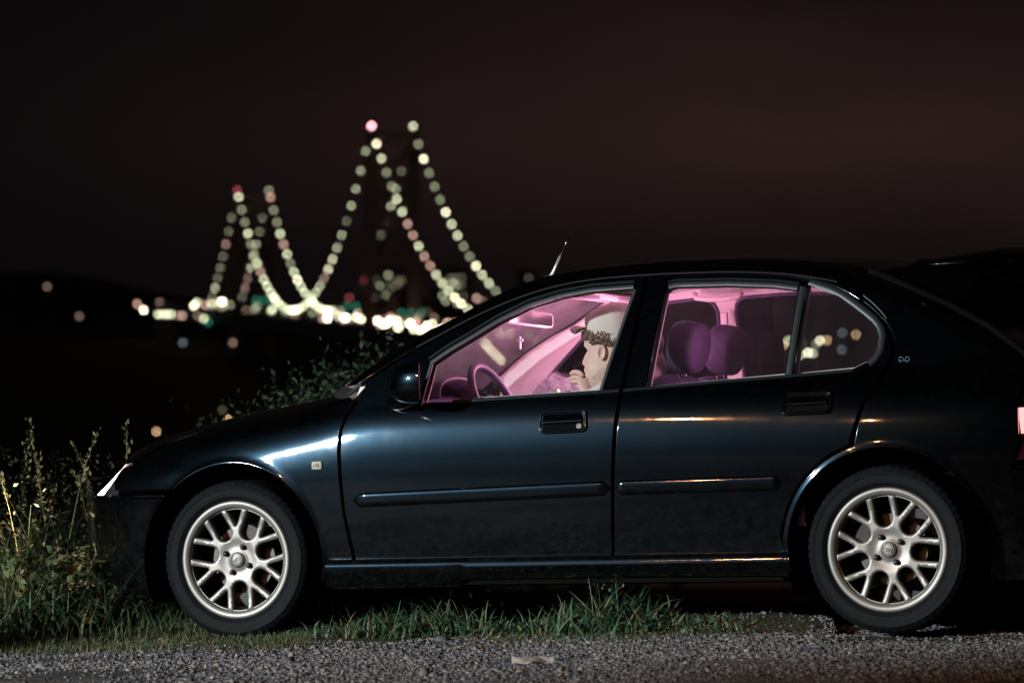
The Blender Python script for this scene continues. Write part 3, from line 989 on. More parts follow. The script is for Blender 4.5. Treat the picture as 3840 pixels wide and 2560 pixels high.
wf = make_wheel(195.5, 195.5); wf.location = (0, -.815, TR)
wr = make_wheel(72, 92); wr.location = (WB, -.815, TR)
caliper((0, -.815, TR), 60, car); caliper((WB, -.815, TR), 150, car)
for base, x in ((wf, 0), (wr, WB)):
    far = base.copy(); COL.objects.link(far); far.location = (x, .815, TR); far.rotation_euler = (0, R(40), R(180))
    for ch in list(base.children):
        c = ch.copy(); COL.objects.link(c); c.parent = far

# ------------------------------------------------------------------ door furniture
def side_frame(x, z, s):
    n = outward_normal(x, z); p = Vector((x, s * w(x, z), z)); n = Vector((n.x, s * n.y, n.z))
    t = Vector((1, 0, 0)); t = (t - n * t.dot(n)).normalized(); u = n.cross(t) * (-1 if s > 0 else 1)
    if u.z < 0: u = -u
    return p, t, u, n

def door_handle(x, z, tilt, s, parent, lock=True):
    p, t, u, n = side_frame(x, z, s)
    q = Matrix.Rotation(R(tilt), 3, 'Y'); t = (q @ t).normalized(); u = (q @ u).normalized()
    def L(a, b, h): return p + t * a + u * b + n * h
    W_, H_ = .092, .039
    rr = round_corners([(-W_, -H_), (W_, -H_), (W_ * .985, H_), (-W_ * .985, H_)], .022, 6)
    mb = MB()
    mb.tube([L(a, b, .004) for a, b in rr], .0046, 8, m=0, caps=False, closed=True)
    r2 = offset_poly(rr, .009)
    mb.tube([L(a, b, .003) for a, b in r2], .0022, 6, m=0, caps=False, closed=True)
    c = len(mb.v); mb.v += [tuple(L(a, b, .0028)) for a, b in rr]; mb.f.append(tuple(range(c, c + len(rr)))); mb.m.append(1)
    # pull flap: upper half, curling out over the finger slot
    fl = []
    for i in range(13):
        a = -.076 + .152 * i / 12
        fl.append([L(a, .028, .004), L(a, .014, .008), L(a, .002, .012), L(a, -.006, .012), L(a, -.008, .009), L(a, -.007, .004)])
    mb.grid(fl, 0)
    # lock barrel at the trailing end
    if not lock: mb.build("door_handle", [M['paint'], M['dark'], M['steel']], parent); return
    lc = L(.064, -.020, .003)
    ring = [lc + t * (.010 * math.cos(k * math.pi / 8)) + u * (.010 * math.sin(k * math.pi / 8)) for k in range(16)]
    mb.tube(ring, .0022, 6, m=2, caps=False, closed=True)
    c = len(mb.v); mb.v += [tuple(q + n * .002) for q in ring]; mb.f.append(tuple(range(c, c + 16))); mb.m.append(2)
    mb.build("door_handle", [M['paint'], M['dark'], M['steel']], parent)
for s, f, r in ((-1, front_door[0], rear_door[0]), (1, front_door[1], rear_door[1])):
    door_handle(1.383, .806, -1.5, s, f)
    door_handle(2.332, .848, -1.5, s, r, False)
    # wing repeater
    p, t, u, n = side_frame(.371, .665, s)
    mb = MB(); rr = round_corners([(-.021, -.015), (.021, -.015), (.021, .015), (-.021, .015)], .006, 3)
    b = len(mb.v)
    for k, (g, h) in enumerate(((0, 0), (0, .005), (.004, .008), (.012, .009))):
        mb.v += [tuple(p + t * a + u * c + n * h) for a, c in (offset_poly(rr, g) if g else rr)]
    m_ = len(rr)
    for k in range(3):
        for i in range(m_): mb.f.append((b + k * m_ + i, b + k * m_ + (i + 1) % m_, b + (k + 1) * m_ + (i + 1) % m_, b + (k + 1) * m_ + i)); mb.m.append(0)
    mb.f.append(tuple(range(b + 3 * m_, b + 4 * m_))); mb.m.append(0)
    auto_edges(mb.build("side_repeater", M['amber'], car), 30)
    # small badge behind the rear window
    p, t, u, n = side_frame(2.68, 1.0, s); bm_ = MB()
    def bar(a0, b0, a1, b1): bm_.tube([p + t * a0 + u * b0 + n * .003, p + t * a1 + u * b1 + n * .003], .0022, 6)
    for ox in (-.013, .010):
        bar(ox - .008, .008, ox + .008, .008); bar(ox - .008, -.008, ox + .008, -.008); bar(ox - .008, .008, ox - .009, -.008); bar(ox + .008, .008, ox + .006, -.008)
    bm_.build("badge", M['badge'], rear_quarter[0 if s < 0 else 1])
    # door mirror: foot on the door corner, domed housing, glass facing rearwards
    par = f
    def X(v): return Vector((v[0], s * v[1], v[2]))
    rows = []
    for i in range(15):
        tt = i / 14; ang = tt * math.pi * .5
        xx = .846 - .118 * math.sin(ang); k = max(.04, math.cos(ang)) ** .62
        row = []
        for j in range(24):
            a = 2 * math.pi * j / 24
            yy = .955 + .088 * k * math.copysign(abs(math.cos(a)) ** .75, math.cos(a)) + .018 * tt
            zz = .972 + .081 * k * math.copysign(abs(math.sin(a)) ** .75, math.sin(a)) - .012 * tt
            row.append(X((xx + .37 * (yy - .955), yy, zz)))
        rows.append(row)
    mb = MB().grid(rows, wrap_v=True)
    mb.f.append(tuple(range(len(mb.v) - 24, len(mb.v)))); mb.m.append(0)
    mr = mb.build("door_mirror", M['paint'], par)
    mb = MB(); ring = [X((.849 + .37 * (.078 * math.copysign(abs(math.cos(a)) ** .75, math.cos(a))), .955 + .078 * math.copysign(abs(math.cos(a)) ** .75, math.cos(a)), .972 + .071 * math.copysign(abs(math.sin(a)) ** .75, math.sin(a)))) for a in np.linspace(0, 2 * math.pi, 25)[:-1]]
    mb.v = [tuple(v) for v in ring]; mb.f = [tuple(range(24))]; mb.m = [0]
    mb.build("mirror_glass", M['mirror'], par)
    ft = MB(); rows = []
    for i in range(9):
        tt = i / 8
        c = Vector((.650 + .15 * tt, .800 + .10 * tt, .888 + .022 * tt)); ry = .020 + .012 * tt; rz = .020 + .010 * math.sin(math.pi * tt)
        rows.append([X((c.x - .05 * math.sin(a) * .2, c.y + ry * math.cos(a), c.z + rz * math.sin(a))) for a in np.linspace(0, 2 * math.pi, 15)[:-1]])
    ft.grid(rows, wrap_v=True); ft.f.append(tuple(range(14))); ft.m.append(0)
    ft.build("mirror_foot", M['paint'], par)

mb = MB(); mb.tube([(1.140, -.30, 1.366), (1.152, -.30, 1.388), (1.160, -.30, 1.404), (1.184, -.30, 1.452)], [.013, .0085, .0075, .0065], 10)
ant = mb.build("antenna", principled("antenna_base", (.45, .45, .46), .35, metal=.5), car)
mb = MB(); mb.tube([(1.184, -.30, 1.452), (1.231, -.30, 1.541)], [.0022, .0016], 6); mb.ball((1.231, -.30, 1.542), .0035, 8, 6)
mb.build("antenna_whip", M['chrome'], ant)
mb = MB()
for y, x0 in ((-.42, .40), (.10, .20)):
    mb.tube([(x0, y, .938), (x0 + .06, y + .20, .975), (x0 + .085, y + .44, .985)], .006, 6)
mb.build("wiper", M['plastic'], car)

# ------------------------------------------------------------------ cabin
def trim_panel(name, outline, holes, yin, mat, side):
    """inner lining of the cabin's side, following the glass lean"""
    def wf_(x, z): return w(min(max(x, .45), 3.0), z) - yin
    return panel(name, outline, mat, car, holes=holes, step=.04, gap=0, off=0, flange=.01, sides=(side,), edge=0, wf=wf_)
for s in (1, -1):
    # far side as the photograph shows it (pillar line, two window openings)
    FW = [(.640, .925), (.905, 1.150), (1.05, 1.245), (1.22, 1.278), (1.34, 1.287), (1.43, 1.293), (1.485, 1.283), (1.505, 1.247), (1.497, 1.15), (1.47, .925)]
    RW = [(1.575, .93), (1.583, 1.235), (1.592, 1.272), (1.622, 1.293), (1.86, 1.300), (2.10, 1.290), (2.22, 1.275), (2.19, .955)]
    QW = [(2.26, .96), (2.275, 1.262), (2.40, 1.235), (2.50, 1.17), (2.55, 1.10), (2.545, 1.04), (2.50, .985)]
    if s < 0:
        FW = offset_poly(FWIN if area(FWIN) > 0 else FWIN[::-1], .004); RW = offset_poly(RWIN if area(RWIN) > 0 else RWIN[::-1], .004); QW = offset_poly(QWIN if area(QWIN) > 0 else QWIN[::-1], .004)
    top = [(x, min(frame_top(x) + (.012 if s < 0 else .012 + .07 * smooth((1.35 - x) / .3)), sil(x) - .010)) for x in np.linspace(.52, 2.48, 44)] + [(2.55, 1.20), (2.62, 1.12)]
    trim_panel("pillar_trim", [(.50, .905), (1.0, .90), (1.6, .925), (2.3, .95), (2.75, .975)] + top[::-1], [FW, RW, QW], .035, M['pale_trim'], s)
    trim_panel("door_lining", [(.50, .40), (2.3, .40), (2.3, .945), (1.6, .918), (1.0, .893), (.50, .898)], [], .05, M['dark_trim'], s)
    if s > 0:   # rubber seals round the far windows
        for nm, pl in (("window_seal", FW), ("window_seal", RW)):
            mb = MB(); mb.tube([(x, w(x, z) - .040, z) for x, z in densify(round_corners(pl, .02), .05)], .008, 6, caps=False, closed=True)
            mb.build(nm, M['dark_trim'], car)
M['visor'] = principled("visor_vinyl", (.30, .28, .28), .7)
hd = []
for i in range(21):
    t = i / 20; xe = 1.14 + (2.62 - 1.14) * t
    hd.append([(xe - .09 * (1 - u * u) * (1 - t), u * (.585 - .0 * t), min(frame_top(xe) - .004, 1.335) + .030 * (1 - abs(u) ** 2.2)) for u in np.linspace(-1, 1, 19)])
MB().grid(hd).build("headliner", M['headliner'], car)
for s in (-1, 1):
    v = MB().box((1.19, s * .30, 1.305), (.17, .40, .022), rot=Matrix.Rotation(R(12), 3, 'Y'))
    bevel(v.build("sun_visor", M['visor'], car), .009, 3)
# grab handle by the far pillar
mb = MB(); mb.tube([(1.44, .545, 1.313), (1.45, .535, 1.295), (1.50, .53, 1.287), (1.58, .53, 1.287), (1.63, .535, 1.295), (1.64, .545, 1.313)], [.012, .011, .011, .011, .011, .012], 8)
mb.build("grab_handle", M['pale_trim'], car)
mb = MB(); mb.box((1.55, .59, 1.20), (.03, .02, .07)); bevel(mb.build("belt_anchor", M['pale_trim'], car), .006, 2)
# purple dome lamp on the headlining; added fill points do the lighting
dl = MB(); dl.ball((1.34, 0, 1.343), (.07, .045, .016), 16, 8)
dl.build("dome_lamp", emitter("dome_lamp_on", (1.0, .42, .70), 6), car)
def cabin_fill(x, y, z, e, r=.06):  # pink points added where the cabin needs brightening, no fittings there
    o = lamp("cabin_fill", (0, 0, 0), e, (1.0, .37, .62), r); o.parent = car; o.location = (x, y, z)
cabin_fill(1.30, .0, 1.06, 19, .10)
cabin_fill(2.00, -.47, 1.04, 5.5, .07)
cabin_fill(1.20, -.04, 1.26, 2.6, .05)
cabin_fill(.98, .16, 1.03, 11, .07)

# dashboard with a hood over the instruments
rows = []
prof = [(.36, .88), (.42, .912), (.55, .918), (.68, .915), (.735, .895), (.755, .85), (.74, .70), (.70, .52)]
for y in np.linspace(-.70, .70, 21): rows.append([(x, y, z + .006 * math.cos(y * 2)) for x, z in prof])
dash = MB().grid(rows).build("dashboard", M['dark_trim'], car)
mb = MB(); rows = []
for i in range(13):
    a = math.pi * i / 12; y = -.37 - .185 * math.cos(a); k = math.sin(a) ** .55
    rows.append([(.60, y, .905 + .030 * k), (.68, y, .912 + .060 * k), (.745, y, .915 + .080 * k), (.768, y, .915 + .082 * k), (.768, y * .98 - .0074, .912 + .070 * k), (.70, y * .95 - .018, .905 + .055 * k)])
mb.grid(rows); mb.build("instrument_hood", M['dark_trim'], dash)
# steering wheel
sw = empty("steering_wheel", (.930, -.37, .868), car); sw.rotation_euler = (0, R(-25), 0)
mb = MB(); mb.tube([(0, .183 * math.cos(a), .183 * math.sin(a)) for a in np.linspace(0, 2 * math.pi, 57)[:-1]], .0155, 12, caps=False, closed=True)
mb.build("steering_rim", M['dark_trim'], sw)
mb = MB()
for a in (0, 180, 250, 290):
    mb.tube([(-.02, .05 * math.cos(R(a)), .05 * math.sin(R(a))), (0, .178 * math.cos(R(a)), .178 * math.sin(R(a)))], [.02, .012], 8)
mb.ball((-.015, 0, 0), (.03, .075, .065), 16, 8)
mb.tube([(-.03, 0, 0), (-.3, 0, -.02)], .03, 10)
mb.build("steering_hub", M['dark_trim'], sw)
# rear-view mirror on the windscreen
rv = MB()
pl = round_corners([(-.125, -.030), (.125, -.026), (.125, .030), (-.125, .034)], .018, 5)
q = Euler((R(-5), R(6), R(63))).to_matrix()
c0 = Vector((.930, .0, 1.222))
b = len(pl); layers = []
for g, h in ((.010, -.030), (.002, -.022), (0, 0), (0, .006), (.005, .008)):
    layers.append([c0 + q @ Vector((a, -h, z)) for a, z in offset_poly(pl, g)])
rv.grid(layers, wrap_v=True); rv.f.append(tuple(range(b))); rv.m.append(0)
rv.tube([c0 + q @ Vector((0, .03, .0)), c0 + Vector((-.035, 0, .05)), c0 + Vector((-.05, 0, .095))], .011, 8)
rvo = rv.build("rear_view_mirror", M['pale_trim'], car)
mb = MB(); mb.v = [tuple(c0 + q @ Vector((a, -.0085, z))) for a, z in offset_poly(pl, .006)]; mb.f = [tuple(range(b))]; mb.m = [0]
mb.build("mirror_glass", M['mirror'], rvo)

def rounded_block(mb, c, size, e=.35, rot=None, m=0, nu=28, nv=14): mb.ball(c, tuple(x / 2 for x in size), nu, nv, m, e, rot)
def front_seat(x, y, name="front_seat"):
    se = empty(name, (x, y, 0), car)
    lean = Matrix.Rotation(R(20), 3, 'Y')
    mb = MB(); rounded_block(mb, (.02, 0, .62), (.15, .49, .74), .45, lean); mb.build("seat_back", M['seat'], se)
    mb = MB(); rounded_block(mb, (-.30, 0, .36), (.56, .50, .17), .5, Matrix.Rotation(R(-8), 3, 'Y')); mb.build("seat_cushion", M['seat'], se)
    tilt = Matrix.Rotation(R(10), 3, 'Y')
    mb = MB()
    n = 30; rows = []
    for i, (h, k) in enumerate(((-.055, .80), (-.050, .93), (-.035, .99), (0, 1.0), (.030, .985), (.044, .93), (.050, .80), (.050, .4), (.050, .02))):
        row = []
        for j in range(n):
            a = 2 * math.pi * j / n
            yy = .130 * k * math.copysign(abs(math.cos(a)) ** .82, math.cos(a)); zz = .100 * k * math.copysign(abs(math.sin(a)) ** .80, math.sin(a))
            v = tilt @ Vector((h, yy * (1 - .12 * (zz < 0) * abs(zz) / .097), zz)); row.append(v + Vector((.172, 0, 1.078)))
        rows.append(row)
    mb.grid(rows, wrap_v=True); c = len(mb.v); mb.f.append(tuple(range(n))); mb.m.append(0)
    hr = mb.build("headrest", M['seat'], se)
    ring = rows[3]; mb = MB(); mb.tube([v * 1 for v in ring], .0035, 6, caps=False, closed=True); mb.build("headrest_piping", M['seat_edge'], hr) if False else None
    mb = MB()
    for yy in (-.05, .05): MB().tube([(.150, yy, .99), (.135, yy, .90)], .007, 8).build("headrest_post", M['chrome'], se)
    return se
front_seat(1.553, -.37); front_seat(1.455, .38)
mb = MB(); rounded_block(mb, (2.28, 0, .62), (.20, 1.25, .60), .4, Matrix.Rotation(R(18), 3, 'Y')); rounded_block(mb, (2.0, 0, .40), (.55, 1.25, .2), .5)
mb.build("rear_bench", M['seat'], car)
mb = MB(); rounded_block(mb, (1.815, .37, 1.05), (.09, .13, .17), .6); mb.build("oval_pad", M['dark'], car)  # pad placed for an unexplained dark oval; no seat carries it
mb = MB(); mb.box((2.72, 0, .935), (.62, 1.2, .03)); mb.build("parcel_shelf", M['dark_trim'], car, smooth=False)
mb = MB(); mb.box((1.4, 0, .285), (2.6, 1.4, .02)); mb.box((.50, 0, .6), (.03, 1.35, .6)); mb.build("cabin_floor", M['dark'], car, smooth=False)
# seat belt running down from the near pillar
mb = MB(); mb.grid([[(1.60, -.62, 1.20), (1.62, -.615, 1.20)], [(1.58, -.52, 1.02), (1.62, -.515, 1.02)], [(1.54, -.46, .90), (1.58, -.45, .90)]]); mb.build("seat_belt", M['dark_trim'], car)

# ------------------------------------------------------------------ the driver
person = empty("person"); person.matrix_world = CAR_M
tag(person, "driver in profile at the wheel wearing pale cap, hand raised to mouth", "person")

def skin_mesh(name, joints, edges, radii, sub=2):
    me = bpy.data.meshes.new(name); me.from_pydata(joints, edges, [])
    o = bpy.data.objects.new(name, me); COL.objects.link(o)
    o.modifiers.new("skin", 'SKIN'); s_ = o.modifiers.new("sub", 'SUBSURF'); s_.levels = sub; s_.render_levels = sub
    for v, r in zip(me.skin_vertices[0].data, radii): v.radius = (r, r) if not hasattr(r, '__len__') else r
    me.skin_vertices[0].data[0].use_root = True
    dg = bpy.context.evaluated_depsgraph_get(); dg.update()
    ev = o.evaluated_get(dg); m2 = bpy.data.meshes.new_from_object(ev)
    V = [tuple(v.co) for v in m2.vertices]; F = [tuple(p.vertices) for p in m2.polygons]
    bpy.data.objects.remove(o); bpy.data.meshes.remove(me); bpy.data.meshes.remove(m2)
    return V, F

HY = -.37
body = MB()
J = [(1.33, HY, .50), (1.385, HY, .64), (1.415, HY, .78), (1.412, HY, .87), (1.402, HY, .945), (1.388, HY, 1.00),     # pelvis .. neck
     (1.41, HY - .155, .845), (1.33, HY - .225, .66), (1.335, HY - .08, .80), (1.328, HY - .055, .900),                    # near arm, hand raised
     (1.41, HY + .155, .845), (1.36, HY + .20, .66), (1.235, HY + .03, .855),                                               # far arm towards the wheel
     (1.15, HY - .10, .47), (.92, HY - .12, .56), (.72, HY - .12, .34), (1.15, HY + .10, .47), (.92, HY + .12, .56), (.72, HY + .12, .34)]
E_ = [(0, 1), (1, 2), (2, 3), (3, 4), (4, 5), (3, 6), (6, 7), (7, 8), (8, 9), (3, 10), (10, 11), (11, 12), (0, 13), (13, 14), (14, 15), (0, 16), (16, 17), (17, 18)]
RR = [(.13, .16), (.11, .15), (.11, .16), (.075, .12), .058, .055, .062, .047, .036, .026, .062, .047, .035, .085, .062, .045, .085, .062, .045]
V, F = skin_mesh("body", J, E_, RR, 2); body.add(V, F, 1)
# palm and five fingers, curled up in front of the mouth
def finger(pts, rad):
    V, F = skin_mesh("finger", pts, [(i, i + 1) for i in range(len(pts) - 1)], rad, 1); body.add(V, F, 0)
hx, hy, hz = 1.318, HY - .045, .945
V, F = skin_mesh("palm", [(1.328, HY - .055, .895), (hx, hy, .925), (hx - .006, hy + .004, .955), (hx - .012, hy + .006, .975)], [(0, 1), (1, 2), (2, 3)], [(.024, .020), (.032, .018), (.036, .016), (.032, .013)], 1); body.add(V, F, 0)
for k, (dy, L1, tip) in enumerate(((.024, .030, .026), (.008, .034, .030), (-.009, .031, .030), (-.025, .024, .024))):
    b = Vector((hx - .012, hy + dy * .3, .972 + (.006 if k < 2 else -.012 * (k - 1)) ))
    finger([tuple(b), tuple(b + Vector((-.018, .004, L1 * .55))), tuple(b + Vector((-.044, .010, L1 * .62))), tuple(b + Vector((-.060, .016, L1 * .35)))], [.0105, .0095, .0085, .007])
tb = Vector((hx + .016, hy + .006, .940)); finger([tuple(tb), tuple(tb + Vector((.006, .012, .026))), tuple(tb + Vector((-.010, .020, .050)))], [.012, .0105, .0085])

# head: stacked sections with a profile (chin, lips, nose, brow), facing the windscreen
front = spline([(.925, 1.338), (.938, 1.312), (.955, 1.306), (.968, 1.311), (.980, 1.303), (.990, 1.305), (1.000, 1.300), (1.012, 1.302), (1.020, 1.296), (1.028, 1.288), (1.045, 1.292), (1.065, 1.302), (1.080, 1.311), (1.100, 1.306), (1.120, 1.304), (1.150, 1.310), (1.180, 1.328), (1.205, 1.36), (1.222, 1.41)])
nose = spline([(.99, .0), (1.010, .0), (1.020, .016), (1.028, .026), (1.040, .022), (1.060, .012), (1.080, .003), (1.09, 0), (1.2, 0)])
back = spline([(.925, 1.43), (.95, 1.452), (.98, 1.468), (1.02, 1.482), (1.06, 1.496), (1.10, 1.506), (1.14, 1.508), (1.18, 1.495), (1.205, 1.472), (1.222, 1.42)])
half = spline([(.925, .035), (.938, .048), (.96, .058), (.99, .066), (1.02, .071), (1.06, .075), (1.10, .077), (1.14, .077), (1.18, .068), (1.205, .048), (1.222, .012)])
rows = []; hm = []
zs = list(np.linspace(.925, 1.222, 54))
for z in zs:
    f = front(z); nz_ = max(0, nose(z)); b_ = back(z); h_ = half(z); fx = f + nz_; cx = (fx + b_) / 2; a_ = (b_ - fx) / 2; row = []
    for j in range(48):
        t = 2 * math.pi * j / 48
        cxx, sy = math.cos(t), math.sin(t)
        x = cx + a_ * math.copysign(abs(cxx) ** .86, cxx); y = h_ * math.copysign(abs(sy) ** .86, sy)
        if cxx < 0:                               # nose ridge, eye sockets
            x -= nz_ * math.exp(-(y / .0135) ** 2)
            x += .010 * math.exp(-((abs(y) - .030) / .014) ** 2 - ((z - 1.078) / .012) ** 2)
            x -= .004 * math.exp(-((abs(y) - .028) / .02) ** 2 - ((z - 1.098) / .007) ** 2)
        row.append((x, HY + y, z))
    rows.append(row)
base = len(body.f)
body.grid(rows, 0, wrap_v=True)
o0 = len(body.v)
body.f.append(tuple(range(o0 - 48, o0))); body.m.append(0)
# neck
body.tube([(1.402, HY, .90), (1.392, HY, .96), (1.39, HY, 1.02)], [.060, .055, .055], 20, 0)
# ears
for s in (-1, 1):
    rows = []
    for i in range(18):
        a = 2 * math.pi * i / 18
        rows.append([(1.395 + k * .017 * math.cos(a) + .004, HY + s * (.072 + h), 1.068 + k * .030 * math.sin(a) + .004 * math.cos(a)) for k, h in ((.75, -.004), (.95, .010), (1.0, .016), (.86, .017), (.66, .009), (.4, .007), (.02, .004))])
    body.grid(rows, 0, wrap_u=True)
for fi in range(base, base + 53 * 48):
    q_ = [body.v[i] for i in body.f[fi]]; zc = sum(v[2] for v in q_) / 4; xc = sum(v[0] for v in q_) / 4
    if zc < .952 + max(0, xc - 1.32) * .75 and xc < 1.43 or (zc < .975 and xc < 1.335): body.m[fi] = 2
pbody = body.build("body", [M['skin'], M['hoodie'], M['beard']], person)
# eyes
for s in (-1, 1):
    mb = MB(); mb.ball((1.331, HY + s * .029, 1.0775), .0085, 12, 8); mb.build("eye", principled("eye_dark", (.10, .08, .07), .2), person)
# stubble along the jaw
rows = []
for z in np.linspace(.932, .998, 9):
    row = []
    for j in range(21):
        a = -1.15 + 2.3 * j / 20
        f = front(z); b_ = back(z); h_ = half(z); cx = (f + b_) / 2; a_ = (b_ - f) / 2
        row.append((cx - (a_ + .002) * abs(math.cos(a)) ** .86, HY + (h_ + .002) * math.copysign(abs(math.sin(a)) ** .86, math.sin(a)), z - .012 + .045 * (1 - math.cos(a)) * .8))
    rows.append(row)
# hoodie with its hood bunched behind the neck, trousers
RH = [tuple(x * 1.12 + .004 for x in (r if hasattr(r, '__len__') else (r, r))) for r in RR[:4]]
V, F = skin_mesh("hoodie", J[:4] + [J[6], J[7], (J[8][0], J[8][1], J[8][2]), J[10], J[11], J[12]],
                 [(0, 1), (1, 2), (2, 3), (3, 4), (4, 5), (5, 6), (3, 7), (7, 8), (8, 9)], RH + [.074, .06, .047, .074, .06, .047], 2)
mb = MB(); mb.add(V, F)
mb.tube([(1.345, HY - .075, .915), (1.40, HY - .098, .925), (1.455, HY - .085, .945), (1.49, HY, .955), (1.455, HY + .085, .945), (1.40, HY + .098, .925), (1.345, HY + .075, .915)], [.018, .028, .040, .048, .040, .028, .018], 12)
mb.ball((1.565, HY - .03, 1.00), (.068, .12, .10), 18, 10)
mb.ball((1.575, HY - .04, 1.10), (.055, .095, .07), 16, 9)
mb.build("hoodie", M['hoodie'], person)
V, F = skin_mesh("trousers", [J[0]] + J[13:], [(0, 1), (1, 2), (2, 3), (0, 4), (4, 5), (5, 6)], [(.15, .18), .098, .074, .056, .098, .074, .056], 2)
mb = MB(); mb.add(V, F); mb.build("trousers", M['jeans'], person)
# curls showing under the cap
mb = MB(); rr = random.Random(3)
for k in range(1500):
    t = rr.random(); a = rr.uniform(-math.pi, math.pi)
    zc = 1.138 - .030 * (math.cos(a) + 1) / 2 * -1 - (.055 * (1 + math.cos(a)) / 2)
    z = zc + rr.uniform(-.030, .022); ro = rr.uniform(.001, .012)
    f = front(min(z, 1.15)); b_ = back(min(z, 1.15)); h_ = half(min(z, 1.15)); cx = (f + b_) / 2; a_ = (b_ - f) / 2
    x = cx + (a_ + ro) * math.cos(a); y = HY + (h_ + ro) * math.sin(a)
    if math.cos(a) < -.55 and z < 1.118: continue
    mb.ball((x, y, z), (rr.uniform(.003, .0062),) * 3, 5, 3)
mb.build("hair", M['hair'], person)
# cap: tall soft crown and a short peak
crown = [(1.143, 1.0, 1.0), (1.168, 1.03, 1.03), (1.185, 1.03, 1.03), (1.20, .99, .99), (1.222, .90, .92), (1.238, .74, .78), (1.247, .50, .55), (1.251, .2, .22), (1.2515, .01, .01)]
rows = []
for z, kx, ky in crown:
    row = []
    for j in range(40):
        t = 2 * math.pi * j / 40; x = 1.410 + .100 * kx * math.cos(t); y = HY + .088 * ky * math.sin(t)
        zz = z - .36 * (x - 1.355) * (1 if z < 1.17 else max(0, 1 - (z - 1.17) / .06) ) + .012 * math.cos(t) * (z > 1.2)
        pk = .0018 * math.cos(6 * t)
        row.append((x + pk * math.cos(t), y + pk * math.sin(t), zz + (.006 if z > 1.16 and math.cos(t) < 0 else 0)))
    rows.append(row)
mb = MB(); mb.grid(rows, wrap_v=True)
pk = []
for i in range(15):
    a = R(-62 + 124 * i / 14); ca, sa = math.cos(a), math.sin(a)
    pk.append([(1.345 - .035 * ca, HY + .080 * sa, 1.168), (1.345 - .075 * ca ** .7, HY + .078 * sa, 1.172 + .006 * ca - .016 * sa * sa), (1.345 - .098 * ca ** .7, HY + .074 * sa, 1.166 + .004 * ca - .020 * sa * sa),
               (1.345 - .098 * ca ** .7, HY + .074 * sa, 1.156 + .004 * ca - .022 * sa * sa), (1.345 - .03 * ca, HY + .080 * sa, 1.158)])
mb.grid(pk)
mb.ball((1.408, HY, 1.254), .007, 10, 6)
mb.build("cap", M['cap'], person)

# cigarette in the lowered hand, its glowing tip just showing above the sill
cg = empty("cigarette"); cg.matrix_world = CAR_M
tag(cg, "cigarette with a tiny orange glowing tip just above the front door sill", "cigarette")
mb = MB(); mb.tube([(1.226, HY + .02, .872), (1.190, HY, .924)], .004, 10); mb.build("paper", principled("cigarette_paper", (.8, .78, .74), .8), cg)
mb = MB(); mb.ball((1.187, HY, .9285), .0046, 10, 6); mb.build("ember", emitter("ember_glow", (1.0, .42, .10), 11), cg)

# cross hanging from the mirror on a thread
cr = empty("cross_pendant"); cr.matrix_world = CAR_M
tag(cr, "small pale cross pendant hanging below the rear-view mirror", "pendant")
mb = MB(); mb.box((.889, 0, 1.127), (.007, .009, .050)); mb.box((.889, 0, 1.137), (.0068, .034, .0085), rot=Matrix.Rotation(R(63), 3, 'Z'))
bevel(mb.build("cross", principled("pale_cross", (.9, .85, .85), .4), cr, smooth=False), .0015, 2)
mb = MB(); mb.tube([(.889, 0, 1.152), (.910, 0, 1.20)], .0012, 5); mb.build("thread", M['dark_trim'], cr)

# smoke drifting in the cabin
def smoke():
    m, t, o = material("cigarette_smoke")
    v = N(t, "ShaderNodeVolumePrincipled"); v.inputs['Color'].default_value = (.8, .8, .85, 1); v.inputs['Anisotropy'].default_value = .1
    tcn = N(t, "ShaderNodeTexCoord")
    nz = N(t, "ShaderNodeTexNoise", Scale=1.5, Detail=1.2, Roughness=.4, Distortion=1.6)
    t.links.new(tcn.outputs['Object'], nz.inputs['Vector'])
    a = N(t, "ShaderNodeMath", operation='SUBTRACT'); a.inputs[1].default_value = .5; t.links.new(nz.outputs[0], a.inputs[0])
    b = N(t, "ShaderNodeMath", operation='ABSOLUTE'); t.links.new(a.outputs[0], b.inputs[0])
    r = N(t, "ShaderNodeMapRange", interpolation_type='SMOOTHSTEP'); r.inputs['From Min'].default_value = .028; r.inputs['From Max'].default_value = 0
    r.inputs['To Min'].default_value = .6; r.inputs['To Max'].default_value = 150.0
    t.links.new(b.outputs[0], r.inputs['Value'])
    # fade towards the edge of the puff
    ln = N(t, "ShaderNodeVectorMath", operation='LENGTH'); t.links.new(tcn.outputs['Object'], ln.inputs[0])
    g = N(t, "ShaderNodeMapRange", interpolation_type='SMOOTHSTEP'); g.inputs['From Min'].default_value = 1.0; g.inputs['From Max'].default_value = .35
    t.links.new(ln.outputs['Value'], g.inputs['Value'])
    k = N(t, "ShaderNodeMath", operation='MULTIPLY'); t.links.new(r.outputs[0], k.inputs[0]); t.links.new(g.outputs[0], k.inputs[1])
    t.links.new(k.outputs[0], v.inputs['Density']); t.links.new(v.outputs[0], o.inputs['Volume'])
    return m
mb = MB(); mb.ball((0, 0, 0), 1, 20, 12)
sm = mb.build("smoke", smoke()); sm.matrix_world = CAR_M @ Matrix.Translation((1.13, -.28, .93)) @ Matrix.Diagonal((.13, .10, .085, 1))
tag(sm, "wisps of cigarette smoke curling before the driver above the sill", "smoke", kind="stuff")
